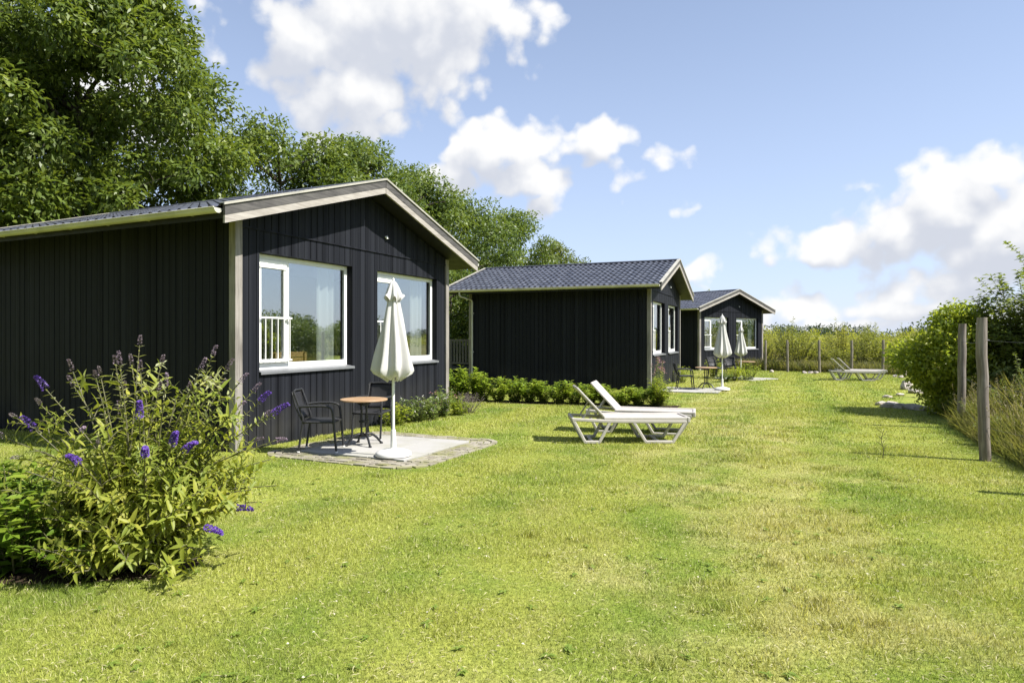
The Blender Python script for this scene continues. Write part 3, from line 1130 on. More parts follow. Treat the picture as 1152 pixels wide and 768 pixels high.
# ------------------------------------------------------------------ lawn grass
def grass():
    X, Y, H, Wd = [], [], [], []
    for (y0, y1, den, h, w) in ((2.5, 4.2, 12500, .025, .0038), (4.2, 6.5, 7500, .026, .0050), (6.5, 10, 3400, .028, .0075), (10, 17, 1100, .04, .012), (17, 36, 260, .045, .024)):
        xl, xr = -.95 * y1 - .8, .95 * y1 + .8
        n = int((y1 - y0) * (xr - xl) * den)
        x = rng.uniform(xl, xr, n); y = rng.uniform(y0, y1, n)
        k = (np.abs(x) < .86 * y + .8) & (x < lawn_right_x(y) + rng.normal(0, .12, n)) & (y < back_y(x) + .3)
        x, y = x[k], y[k]
        k = ~in_cabin(x, y, .05)
        x, y = x[k], y[k]
        it = in_terrace(x, y)
        # moss and grass creep between the outer bricks
        u = (x - TC1.x) * gd.x + (y - TC1.y) * gd.y
        v = (x - TC1.x) * nn.x + (y - TC1.y) * nn.y
        dd = np.hypot(np.maximum(np.maximum(-u, u - 1.8), 0), np.maximum(np.maximum(-v, v - 1.8), 0))
        creep = (dd > .10) & (rng.random(len(x)) < .05 + (dd - .10) * 1.1)
        k = (~it | creep) & ~(in_soil(x, y) & (rng.random(len(x)) < .93))
        x, y = x[k], y[k]
        X.append(x); Y.append(y)
        H.append(h * rng.uniform(.45, 1.35, len(x))); Wd.append(w * rng.uniform(.6, 1.3, len(x)))
    # coarse darker tufts left by the mower, most of them right of the middle
    nt_ = 210
    ty = 3.2 + 9 * rng.random(nt_) ** 1.2
    tx = np.where(rng.random(nt_) < .6, ty * rng.uniform(.28, .62, nt_), ty * rng.uniform(-.35, .6, nt_))
    for a_, b_ in zip(tx, ty):
        if in_terrace(np.array([a_]), np.array([b_]))[0] or a_ > lawn_right_x(b_) - .1:
            continue
        k_ = int(rng.uniform(25, 120))
        sx_ = rng.uniform(.04, .16)
        X.append(a_ + rng.normal(0, sx_, k_)); Y.append(b_ + rng.normal(0, sx_ * .6, k_))
        H.append(rng.uniform(.03, .060, k_)); Wd.append(np.full(k_, .006 + .0006 * b_))
    x, y, h, w = map(np.concatenate, (X, Y, H, Wd))
    # unmown length differs from place to place
    h *= .85 + .4 * np.sin(x * 2.1 + np.sin(y * 1.7) * 2) * np.sin(y * 2.6 + x)
    n = len(x)
    print('grass blades', n)
    z = zgv(y)
    a = rng.uniform(0, 2 * np.pi, n)
    lean = rng.uniform(.1, 1.1, n)
    la = rng.uniform(0, 2 * np.pi, n)
    b0 = np.stack([x - np.cos(a) * w / 2, y - np.sin(a) * w / 2, z - .003], 1)
    b1 = np.stack([x + np.cos(a) * w / 2, y + np.sin(a) * w / 2, z - .003], 1)
    t = np.stack([x + np.cos(la) * h * lean, y + np.sin(la) * h * lean, z + h], 1)
    V = np.stack([b0, b1, t], 1).reshape(-1, 3)
    o = raw_mesh('lawn_grass', V, np.arange(3 * n), np.full(n, 3), M['blade'], {'rnd': np.repeat(rng.random(n), 3)})
    tag(o, 'short mown yellow-green grass covering the whole lawn', 'grass', None, 'stuff')
grass()

# white clover heads and fallen leaves scattered in the lawn
def lawn_litter():
    # straw lying flat in the grass, and flat rosettes of broad-leaved weeds
    n = 9000
    y = 2.7 + 13 * rng.random(n) ** 1.5
    x = rng.uniform(-.85, .85, n) * y
    k = ~in_terrace(x, y) & ~in_soil(x, y) & ~in_cabin(x, y, .1) & (x < lawn_right_x(y))
    x, y = x[k], y[k]
    n = len(x)
    a = rng.uniform(0, 6.28, n)
    c = np.stack([x, y, zgv(y) + rng.uniform(.012, .032, n)], 1)
    ax = np.stack([np.cos(a), np.sin(a), rng.uniform(-.15, .25, n)], 1)
    nr = np.stack([rng.normal(0, .3, n), rng.normal(0, .3, n), np.ones(n)], 1)
    mt = leaf_mat('dry_straw', ((.34, .31, .14), (.44, .40, .22), (.52, .48, .32)), .2, .7)
    o = leaves('dry_thatch', c, ax, nr, rng.uniform(.02, .06, n), .0035 + .0005 * y, mt)
    tag(o, 'dry straw clippings lying in the mown grass', 'thatch', None, 'stuff')
    cs, axs = [], []
    m = 170
    wy = 2.8 + 8 * rng.random(m) ** 1.3
    wx = rng.uniform(-.7, .62, m) * wy
    ok = ~in_terrace(wx, wy) & ~in_soil(wx, wy) & ~in_cabin(wx, wy, .1) & (wx < lawn_right_x(wy))
    for px_, py_ in zip(wx[ok], wy[ok]):
        for q in range(int(rng.integers(4, 9))):
            t_ = rng.uniform(0, 6.28)
            cs.append((px_, py_, zg(0, py_) + .014)); axs.append((math.cos(t_), math.sin(t_), rng.uniform(.1, .4)))
    cs, axs = np.array(cs), np.array(axs)
    mt = leaf_mat('lawn_weed_leaves', ((.14, .21, .03), (.19, .27, .04), (.27, .33, .07)), .35, .5)
    o = leaves('lawn_weeds', cs, axs, np.tile([0, 0, 1.0], (len(cs), 1)) - axs * .2, rng.uniform(.025, .055, len(cs)), .017, mt, shape='lance', droop=.25)
    tag(o, 'flat rosettes of broad-leaved weeds dotted over the lawn', 'weeds', None, 'stuff')
lawn_litter()

def scatter_specks():
    n = 420
    y = 2.7 + 9 * rng.random(n) ** 1.6
    x = rng.uniform(-.8, .62, n) * y
    k = ~in_terrace(x, y) & ~in_soil(x, y) & ~in_cabin(x, y, .1) & (x < lawn_right_x(y))
    x, y = x[k], y[k]
    n = len(x)
    c = np.stack([x, y, zgv(y) + rng.uniform(.02, .04, n)], 1)
    ax = rng.normal(0, 1, (n, 3)); ax[:, 2] *= .3
    nr = rng.normal(0, .3, (n, 3)); nr[:, 2] = 1
    mt = leaf_mat('clover_and_litter', ((.62, .60, .52), (.42, .36, .20), (.20, .12, .05)), .1)
    o = leaves('clover_heads', c, ax, nr, rng.uniform(.012, .024, n), .014, mt, shape='fold')
    tag(o, 'tiny white clover heads and dry leaf bits in the mown grass', 'clover', None, 'stuff')
scatter_specks()

# ------------------------------------------------------------------ garden furniture
def bez(p, n=6):
    """smooth polyline through control points (Catmull-Rom)"""
    p = [Vector(k) for k in p]
    out = []
    for i in range(len(p) - 1):
        a, b, c, e = p[max(i - 1, 0)], p[i], p[i + 1], p[min(i + 2, len(p) - 1)]
        for k in range(n):
            t = k / n
            out.append(.5 * ((2 * b) + (c - a) * t + (2 * a - 5 * b + 4 * c - e) * t * t + (3 * b - a - 3 * c + e) * t ** 3))
    out.append(p[-1])
    return out

def make_chair(label, loc, rz):
    """faces local +x; seat .44 high"""
    t = thing('garden_chair', label, 'chair', loc, rz, 'black garden armchairs')
    # seat: slightly dished woven panel
    s = MB()
    n = 8
    for j in range(n + 1):
        for i in range(n + 1):
            u, v = i / n - .5, j / n - .5
            s.v.append((u * .46 + .02, v * (.46 + .04 * (u + .5)), .445 - .015 * (1 - 4 * u * u) * (1 - 4 * v * v) - (.015 if i == n else 0)))
    for j in range(n):
        for i in range(n):
            b = j * (n + 1) + i
            s.f.append((b, b + 1, b + n + 2, b + n + 1))
    so = s.build('seat', M['weave'], t, smooth=True, fix=False)
    so.modifiers.new('solid', 'SOLIDIFY').thickness = .03
    bk = MB()
    for j in range(n + 1):
        for i in range(n + 1):
            u, v = i / n - .5, j / n
            x = -.21 - .13 * v - .02 * math.sin(v * math.pi) - .03 * (1 - 4 * u * u)
            bk.v.append((x, u * (.43 + .03 * v), .46 + .40 * v))
    for j in range(n):
        for i in range(n):
            b = j * (n + 1) + i
            bk.f.append((b, b + 1, b + n + 2, b + n + 1))
    bo = bk.build('backrest', M['weave'], t, smooth=True, fix=False)
    bo.modifiers.new('solid', 'SOLIDIFY').thickness = .022
    for sg in (-1, 1):
        y = sg * .245
        a = MB()
        a.tube(bez([(.27, y, 0), (.24, y, .30), (.225, y, .50), (.20, y, .615), (.12, y, .655), (-.02, y, .66), (-.16, y * .98, .655), (-.262, y * .9, .645)], 5), .0175, 8)
        ar = a.build('armrest', M['weave'], t, smooth=True)
        fo = MB()
        fo.lathe([(.018, 0), (.021, .004), (.021, .02), (.015, .022)], 10, (.27, y, 0))
        fo.build('foot', M['pbase'], ar)
        a = MB()
        y2 = sg * .215
        a.tube(bez([(-.27, y2, 0), (-.235, y2, .25), (-.205, y2, .45), (-.235, y2, .58), (-.335, y2 * 1.02, .865)], 5), .016, 8)
        lg = a.build('leg', M['weave'], t, smooth=True)
        fo = MB()
        fo.lathe([(.018, 0), (.021, .004), (.021, .02), (.015, .022)], 10, (-.27, y2, 0))
        fo.build('foot', M['pbase'], lg)
    fr = MB()
    for y in (-.235, .235):
        fr.tube([(-.205, y * .92, .425), (.232, y, .425)], .013, 8)
    fr.tube([(.232, -.24, .42), (.232, .24, .42)], .013, 8)
    fr.build('seat_frame', M['weave'], t, smooth=True)
    br = MB()
    br.tube([(-.335, -.22, .865), (-.362, 0, .868), (-.335, .22, .865)], .014, 8)
    br.build('back_rail', M['weave'], t, smooth=True)
    return t

def make_table(label, loc, rz=0.0):
    t = thing('bistro_table', label, 'table', loc, rz, 'round bistro tables')
    top = MB()
    top.lathe([(.30, .672), (.348, .675), (.354, .686), (.348, .699), (.30, .702)], 48)
    top.build('tabletop', M['tabletop'], t, smooth=True)
    c = MB()
    for k in range(4):
        a = math.pi / 4 + k * math.pi / 2
        x, y = .052 * math.cos(a), .052 * math.sin(a)
        c.tube([(x, y, .14), (x, y, .66)], .014, 8)
    for z in (.15, .36, .62):
        c.lathe([(.02, z - .012), (.075, z - .012), (.075, z + .012), (.02, z + .012)], 16)
    for k in range(4):
        a = k * math.pi / 2
        c.tube(bez([(.05 * math.cos(a), .05 * math.sin(a), .60), (.12 * math.cos(a), .12 * math.sin(a), .655), (.26 * math.cos(a), .26 * math.sin(a), .668)], 4), .012, 6)
    c.build('pedestal', M['blackmetal'], t, smooth=True)
    for k in range(4):
        a = k * math.pi / 2 + .35
        ca, sa = math.cos(a), math.sin(a)
        l = MB()
        l.tube(bez([(.05 * ca, .05 * sa, .17), (.11 * ca, .11 * sa, .165), (.19 * ca, .19 * sa, .11), (.255 * ca, .255 * sa, .035), (.275 * ca, .275 * sa, .016)], 5), [.02 - .004 * k_ / 20 for k_ in range(21)], 8)
        l.lathe([(.0, 0.0), (.024, 0.0), (.026, .012), (.018, .028)], 10, (.275 * ca, .275 * sa, 0))
        l.build('leg', M['blackmetal'], t, smooth=True)
    return t

def make_parasol(label, loc, rz=0.0):
    t = thing('parasol', label, 'parasol', loc, rz, 'closed white parasols')
    b = MB()
    b.lathe([(.22, 0), (.245, .012), (.245, .035), (.23, .06), (.16, .085), (.06, .10), (.04, .11), (.034, .34), (.03, .36), (.024, .36)], 32)
    b.build('base', M['pbase'], t, smooth=True)
    p = MB()
    p.tube([(0, 0, .3), (0, 0, 2.36)], .0195, 12)
    p.lathe([(.005, 2.44), (.014, 2.43), (.018, 2.41), (.014, 2.395), (.024, 2.375), (.024, 2.34)], 12)
    p.build('pole', M['pole'], t, smooth=True)
    # folded canopy: eight ribs, cloth hanging in pleats between them
    seg = 128
    def sheet(prof, pleat, name, ph=0.0, closed_top=True):
        mb = MB()
        nz = len(prof)
        for j, (r_, z, am) in enumerate(prof):
            for k in range(seg):
                a = 2 * math.pi * k / seg
                c = math.cos(8 * a + ph + .55 * math.sin(2 * a + .8) + .25 * math.sin(j * .3))
                wob = .5 * math.sin(3 * a + j * .35) + .35 * math.sin(5 * a + 1 + j * .22)
                rr = r_ * (1 + am * c + .10 * am * math.cos(16 * a + 1.3 + .3 * j) + .60 * am * wob)
                zz = z
                if j >= nz - pleat:
                    zz = z + .035 * c + .02 * wob
                mb.v.append((rr * math.cos(a), rr * math.sin(a), zz))
        for j in range(nz - 1):
            for k in range(seg):
                l = (k + 1) % seg
                mb.f.append((j * seg + k, j * seg + l, (j + 1) * seg + l, (j + 1) * seg + k))
        return mb
    prof = [(.022, 2.37, .0), (.045, 2.335, .1)]
    for k in range(16):
        f = k / 15
        prof.append((.056 + .172 * f ** 1.05, 2.24 - 1.0 * f, .12 + .10 * f))
    prof += [(.233, 1.19, .24), (.227, 1.135, .27), (.20, 1.09, .30), (.155, 1.06, .32), (.10, 1.075, .25)]
    cn = sheet(prof, 4, 'canopy').build('canopy', M['parasol'], t, smooth=True, fix=False)
    cap = sheet([(.018, 2.40, .0), (.045, 2.37, .06), (.075, 2.30, .10), (.098, 2.22, .14), (.112, 2.165, .20), (.116, 2.145, .24)], 2, 'vent').build('vent_cap', M['parasol'], cn, smooth=True, fix=False)
    return t

T1P = P(409.5, 503.0)
table = make_table('round wooden table on black iron legs between the two chairs on the nearest terrace', T1P + Vector((0, 0, .037)), .2)
ch = make_chair('black armchair on the nearest terrace, seen side on at the left of the table', P(361.5, 508.7) + Vector((0, 0, .037)), R(3))
dup(ch, P(420, 494.5) + Vector((0, 0, .037)), R(-103), 'black armchair on the nearest terrace, half hidden behind the round table')
par = make_parasol('closed white parasol on a round white base on the nearest terrace', P(442.5, 515.5) + Vector((0, 0, .037)), .3)

# middle terrace
dup(ch, P(770.5, 438.6) + Vector((0, 0, .037)), R(-8), 'black armchair beside the middle cabin, turned towards the lawn')
dup(table, P(794.5, 437.8) + Vector((0, 0, .037)), .5, 'small round table standing beside the middle cabin')
dup(par, P(812.5, 439.8) + Vector((0, 0, .037)), 1.1, 'closed white parasol beside the middle cabin, in front of the farthest cabin')
# far terrace
dup(ch, P(822.5, 424.5) + Vector((0, 0, .037)), R(-95), 'black armchair on the farthest terrace, its back to the cabin wall')
dup(ch, P(806, 425.5) + Vector((0, 0, .037)), R(-60), 'black armchair on the farthest terrace, half hidden by the middle parasol')
dup(table, P(840, 425.6) + Vector((0, 0, .037)), 0, 'small round table on the farthest terrace')
dup(par, P(833.5, 426.8) + Vector((0, 0, .037)), .7, 'closed white parasol under the right window of the farthest cabin', .92)

def make_lounger(label, loc, rz):
    """head at local x = 0, foot at x = 1.86, near side frame at y = 0"""
    t = thing('sun_lounger', label, 'sun lounger', loc, rz, 'white resin sun loungers')
    Wd = .64
    for y in (.02, Wd - .02):
        f = MB()
        def bar(p, w=.052, dpt=.04, y=y, f=f):
            for (a, b) in zip(p[:-1], p[1:]):
                a, b = Vector((a[0], y, a[1])), Vector((b[0], y, b[1]))
                dd = b - a
                f.box((a + b) / 2, (dd.length + w * .62, dpt, w), Matrix.Rotation(-math.atan2(dd.z, dd.x), 4, 'Y').to_3x3())
        bar([(0.02, .385), (.60, .352), (1.80, .345)])
        bar([(.03, .375), (.215, .028), (.44, .028), (.60, .335)], .05, .037)
        bar([(.98, .335), (1.17, .028), (1.60, .028), (1.79, .335)], .05, .037)
        f.build('side_frame', M['lounger'], t, bevel=.012)
    cr = MB()
    for (x, z) in ((.03, .385), (.56, .345), (1.80, .345)):
        cr.box((x, Wd / 2, z), (.045, Wd - .08, .04))
    for (x, z) in ((.33, .03), (1.38, .03)):
        cr.box((x, Wd / 2, z), (.05, Wd - .076, .03))
    cr.build('cross_bar', M['lounger'], t, bevel=.008)
    s = MB()
    s.box((1.19, Wd / 2, .385), (1.32, Wd - .05, .032))
    for y in (.035, Wd - .035):
        s.box((1.19, y, .392), (1.36, .055, .05))
    s.box((1.845, Wd / 2, .375), (.05, Wd, .085))
    s.build('seat', M['lounger'], t, bevel=.012)
    b = MB()
    th = math.atan2(.545, -.43)
    for y in (.05, Wd - .05):
        p0, p1 = Vector((.545, y, .395)), Vector((.10, y, .865))
        dd = p1 - p0
        b.box((p0 + p1) / 2, (dd.length, .06, .035), Matrix.Rotation(-math.atan2(dd.z, dd.x), 4, 'Y').to_3x3())
    p0, p1 = Vector((.545, Wd / 2, .395)), Vector((.10, Wd / 2, .865))
    dd = p1 - p0
    Mr = Matrix.Rotation(-math.atan2(dd.z, dd.x), 4, 'Y').to_3x3()
    b.box(p1 - dd * .03, (.075, Wd - .06, .036), Mr)
    b.box(p0 + dd * .03, (.075, Wd - .06, .03), Mr)
    bo = b.build('backrest', M['lounger'], t, bevel=.012)
    sg = MB()
    sg.box((p0 + p1) / 2, (dd.length - .08, Wd - .15, .014), Mr)
    sg.build('sling', M['sling'], bo)
    st = MB()
    for y in (.10, Wd - .10):
        st.tube([(.33, y, .60), (.20, y, .40)], .012, 8)
        st.tube([(.36, y, .56), (.58, y, .38)], .010, 8)
    st.tube([(.20, .08, .40), (.20, Wd - .08, .40)], .012, 8)
    st.build('back_strut', M['lounger'], t, smooth=True)
    return t

pL = P(643, 499.5)
lng = make_lounger('white sun lounger with raised back, nearer of the two on the middle of the lawn', pL, R(1.0))
dup(lng, pL + Vector((.36, 1.28, zg(0, pL.y + 1.28) - zg(0, pL.y))), R(-16), 'white sun lounger with raised back, farther of the two on the middle of the lawn')
pF = P(934.5, 428)
dup(lng, pF, R(-18), 'small distant white sun lounger, left one of the pair by the far fence')
dup(lng, pF + Vector((.62, .75, 0)), R(-20), 'small distant white sun lounger, right one of the pair by the far fence')

# ------------------------------------------------------------------ vegetation
MT = {
    'chestnut': leaf_mat('chestnut_leaves', ((.062, .098, .016), (.122, .175, .028), (.235, .275, .060)), .38, .42),
    'oak': leaf_mat('oak_leaves', ((.060, .104, .020), (.112, .165, .032), (.20, .245, .060)), .38, .45),
    'pale': leaf_mat('pale_tree_leaves', ((.085, .12, .026), (.14, .175, .042), (.22, .245, .075)), .34, .5),
    'bush': leaf_mat('bright_bush_leaves', ((.14, .20, .02), (.27, .33, .035), (.46, .47, .065)), .58, .4),
    'willow': leaf_mat('shrub_leaves', ((.095, .135, .032), (.17, .215, .052), (.28, .31, .10)), .44, .45),
    'laurel': leaf_mat('laurel_leaves', ((.13, .21, .02), (.23, .32, .032), (.40, .42, .06)), .40, .32, .35),
    'laurel_dk': leaf_mat('dark_laurel_leaves', ((.070, .130, .014), (.13, .21, .022), (.25, .31, .035)), .34, .4, .25),
    'buddleja': leaf_mat('butterfly_bush_leaves', ((.18, .24, .034), (.29, .32, .046), (.44, .42, .07)), .44, .5, clump=2.0, age_cols=(.42, .43, .27)),
    'field': leaf_mat('field_shrub_leaves', ((.18, .21, .040), (.29, .30, .055), (.44, .40, .10)), .46, .5, clump=.25),
    'far': leaf_mat('distant_tree_leaves', ((.030, .052, .030), (.045, .072, .040), (.065, .092, .048)), .2, .6, clump=.05),  # slight blue of distant haze is put into the leaf colours
    'dry': leaf_mat('tall_dry_grass', ((.085, .12, .028), (.21, .20, .08), (.40, .34, .20)), .35, .6, clump=1.6),
    'perennial': leaf_mat('perennial_leaves', ((.08, .135, .028), (.145, .20, .046), (.27, .285, .09)), .3, .45),
    'purple': leaf_mat('purple_flowers', ((.085, .035, .26), (.15, .07, .40), (.24, .14, .46)), .2, .6, tcol=(1, .8, 1.3)),
    'faded': leaf_mat('faded_flowers', ((.20, .14, .19), (.28, .21, .27), (.36, .30, .30)), .2, .7, tcol=(1, .9, 1)),
    'white_fl': leaf_mat('white_flowers', ((.65, .62, .55), (.7, .68, .62), (.75, .72, .68)), .2, .6, tcol=(1, 1, 1)),
    'pink_fl': leaf_mat('pink_flowers', ((.45, .16, .22), (.55, .25, .30), (.5, .32, .33)), .2, .6, tcol=(1, .7, .8)),
    'mauve': leaf_mat('lavender_spikes', ((.16, .14, .13), (.26, .20, .22), (.34, .29, .24)), .2, .7, tcol=(1, .9, 1)),
}

def clump_leaves(r, cents, rads, per, L, wr, flat=.75, outw=.8):
    """leaf bases, directions and normals spread through clumps"""
    cs, axs, nrs = [], [], []
    for c, rad, k in zip(cents, rads, per):
        d = nrmz(r.normal(0, 1, (k, 3)))
        rr = rad * r.uniform(.25, 1.0, (k, 1)) ** .5
        # lumpy clump outline
        lump = 1 + .25 * np.sin(d[:, :1] * 5 + c[0]) * np.sin(d[:, 1:2] * 4 + c[1]) + .18 * np.sin(d[:, 2:] * 7 + c[2])
        p = c + d * rr * lump * np.array([1, 1, flat])
        cs.append(p)
        ax = d * .8 + r.normal(0, .7, (k, 3)) + np.array([0, 0, -.25])
        nr = d * outw + r.normal(0, .45, (k, 3)) + np.array([0, 0, .75])
        axs.append(ax); nrs.append(nr)
    return np.concatenate(cs), np.concatenate(axs), np.concatenate(nrs)

def make_tree(name, label, cat, group, loc, H, RX, seed, leaf, L, wr, ncl, per, base=.22, trunk_r=.22, clump_r=(.55, 1.05), gap=.0, fill=.25, rz=0.0, shape='diamond', skew=0.0):
    """tapered trunk, limbs that run to every clump, leaves in clumps over an uneven crown"""
    r = np.random.default_rng(seed)
    rr = random.Random(seed)
    t = thing(name, label, cat, loc, rz, group)
    cz = H * (base + (1 - base) * .5)
    rzv = H * (1 - base) * .5
    cents = []
    tries = 0
    lump = [(nrmz(r.normal(0, 1, 3)), r.uniform(.12, .3)) for _ in range(9)]
    while len(cents) < ncl and tries < 8000:
        tries += 1
        d = nrmz(r.normal(0, 1, 3))
        k = 1.0
        for (ld, la) in lump:
            k += la * max(0, float(d @ ld) - .55) / .45
        k *= r.uniform(.82, 1.0) if r.random() > fill else r.uniform(.25, .8)
        # broad shoulders, narrower foot
        zz = d[2]
        wprof = 1.0 if zz > -.2 else 1.0 - .35 * (-.2 - zz)
        p = np.array([d[0] * RX * wprof * k * .88 + skew * (zz + 1), d[1] * RX * wprof * k * .88, cz + zz * rzv * .9 * (.9 + .1 * k)])
        if gap and r.random() < gap and abs(zz) < .5:
            continue
        if cents and min(np.linalg.norm(p - q) for q in cents[-60:]) < clump_r[0] * .45:
            continue
        cents.append(p)
    rads = r.uniform(*clump_r, len(cents))
    pers = (per * (rads / np.mean(rads)) ** 2).astype(int)
    c, ax, nr = clump_leaves(r, cents, rads, pers, L, wr)
    leaves('crown', c, ax, nr, L * r.uniform(.65, 1.3, len(c)), L * wr * r.uniform(.75, 1.2, len(c)), leaf, t, shape, .18, r=r)
    tk = MB()
    lean = Vector((rr.uniform(-.3, .3), rr.uniform(-.3, .3), 0))
    top = H * .82
    path = [Vector((0, 0, -.2)), Vector((.02, 0, .1)), lean * .25 + Vector((0, 0, H * .2)), lean * .6 + Vector((rr.uniform(-.2, .2), 0, H * .45)), lean + Vector((0, 0, top))]
    path = bez(path, 5)
    n = len(path)
    tk.tube(path, [trunk_r * (1.35 if i == 0 else 1.0) * (1 - .86 * i / (n - 1)) for i in range(n)], 10)
    # limbs: nearest point on the trunk below each clump
    limbs = []
    order = sorted(range(len(cents)), key=lambda i: cents[i][2])
    for i in order:
        p = Vector(cents[i])
        cand = [q for q in path if q.z < p.z - .15 * RX] or [path[2]]
        best = min(cand, key=lambda q: (q - p).length + .5 * max(0, q.z - p.z))
        bl = min(limbs, key=lambda q: (q[0] - p).length, default=None)
        r0 = trunk_r * .32
        if bl is not None and (bl[0] - p).length < (best - p).length * .62:
            best, r0 = bl[0], bl[1] * .75
        m1 = best.lerp(p, .5) + Vector((rr.uniform(-.2, .2), rr.uniform(-.2, .2), rr.uniform(.0, .35))) * (p - best).length * .3
        pts = bez([best, m1, p], 4)
        k = len(pts)
        tk.tube(pts, [max(.008, r0 * (1 - .75 * j / (k - 1))) for j in range(k)], 5)
        limbs.append((pts[k // 2], r0 * .7))
        limbs.append((p, r0 * .35))
    tk.build('trunk', M['bark'], t, smooth=True, fix=False)
    return t

GT = 'tall trees behind the cabins'
def tree_at(px, Y):
    return PY(px, Y)
make_tree('chestnut_tree', 'huge spreading tree filling the upper left corner above the nearest cabin', 'tree', GT, tree_at(84, 20.5), 14.6, 4.15, 11, M_ := MT['chestnut'], .215, .42, 290, 400, base=.10, trunk_r=.34, clump_r=(.55, 1.05), gap=.04, fill=.38)
make_tree('chestnut_tree', 'dark leaning tree cut off by the left edge of the photo', 'tree', GT, tree_at(-75, 20.0), 12.5, 4.6, 12, MT['oak'], .18, .5, 150, 380, base=.06, trunk_r=.3, clump_r=(.55, 1.0), gap=.02, fill=.35)
make_tree('round_tree', 'rounded lower tree directly beside the huge one, over the near cabin roof', 'tree', GT, tree_at(318, 24.5), 9.9, 2.5, 13, MT['chestnut'], .19, .45, 90, 300, base=.15, trunk_r=.2, clump_r=(.55, .9))
make_tree('oak_tree', 'dark green oak whose top stands left of the near cabin roof peak', 'tree', GT, tree_at(405, 28), 10.3, 2.6, 14, MT['oak'], .17, .5, 90, 300, base=.1, trunk_r=.2, clump_r=(.55, .95))
make_tree('oak_tree', 'green oak whose crown rises right behind the near cabin roof peak', 'tree', GT, tree_at(462, 31), 10.0, 2.5, 15, MT['oak'], .18, .5, 80, 300, base=.06, trunk_r=.2, clump_r=(.55, .95))
make_tree('oak_tree', 'broad oak filling the gap between the nearest and the middle cabin', 'tree', GT, tree_at(520, 34), 9.3, 2.8, 16, MT['oak'], .18, .5, 100, 300, base=.02, trunk_r=.22, clump_r=(.6, 1.0))
make_tree('oak_tree', 'bushy oak above the left end of the middle cabin roof', 'tree', GT, tree_at(578, 39), 9.6, 2.6, 17, MT['oak'], .19, .5, 85, 280, base=.05, trunk_r=.2, clump_r=(.6, 1.0))
make_tree('pale_tree', 'paler tree with feathery edge, last of the row above the middle cabin roof', 'tree', GT, tree_at(618, 44), 8.4, 2.3, 18, MT['pale'], .20, .5, 80, 220, base=.05, trunk_r=.18, clump_r=(.5, .95))
make_tree('pale_tree', 'small yellowish treetop just showing between the middle and farthest roofs', 'tree', 'treetops beyond the far cabins', tree_at(800, 58), 6.0, 1.6, 19, MT['pale'], .2, .5, 40, 180, base=.1, trunk_r=.13, clump_r=(.4, .7))
make_tree('round_tree', 'dark undergrowth tree low behind the porch of the middle cabin', 'tree', GT, tree_at(500, 27.5), 5.0, 2.0, 20, MT['oak'], .16, .5, 60, 260, base=.0, trunk_r=.12, clump_r=(.5, .85))

# unseen oaks, added to block sky light from the cabins' side walls
LT = bpy.data.objects['oak_tree.001']
for k, (x, y, sc_) in enumerate(((-10.5, -3.5, 1.0), (-15, 2.5, 1.15), (-5.5, -8, 1.1), (-18.5, 8, 1.1), (-12, -9, 1.2), (-1, -11, 1.1))):
    dup(LT, (x, y, 0), k * 1.1, 'added oak out of view left of and behind the camera, blocking sky light from the cabin side walls', sc_, 'added unseen oaks that darken the cabin side walls')
RT = make_tree('field_bush', 'broad bush across the lawn, mirrored in the window panes', 'bush', 'bushes mirrored in the windows', (33, 12, -.1), 3.4, 2.6, 31, MT['oak'], .2, .5, 55, 130, base=-.1, trunk_r=.1, clump_r=(.6, 1.0))  # bushes right of the lawn, outside the frame, seen mirrored in the window panes
for k in range(13):
    f = k / 12
    x, y = 24 + 28 * f + 3 * math.sin(k * 2.3), 1 + 40 * f + 2 * math.cos(k * 1.7)
    dup(RT, (x, y, zg(0, y)), k * 1.3, 'broad bush across the lawn, mirrored in the window panes', .8 + .35 * math.sin(k * 1.9) ** 2)

# right-hand bushes
make_tree('round_bush', 'bright green rounded bush at the lawn edge, left of the fence posts', 'bush', 'bushes at the right lawn edge', P(1078, 467) + Vector((.2, .1, 0)), 2.3, 1.0, 41, MT['bush'], .095, .58, 70, 330, base=-.08, trunk_r=.05, clump_r=(.25, .42), shape='fold')
make_tree('round_bush', 'darker green bush behind the two near fence posts', 'bush', 'bushes at the right lawn edge', PY(1150, 13.8), 1.6, 1.1, 42, MT['willow'], .075, .6, 70, 300, base=-.08, trunk_r=.05, clump_r=(.28, .45), shape='fold')

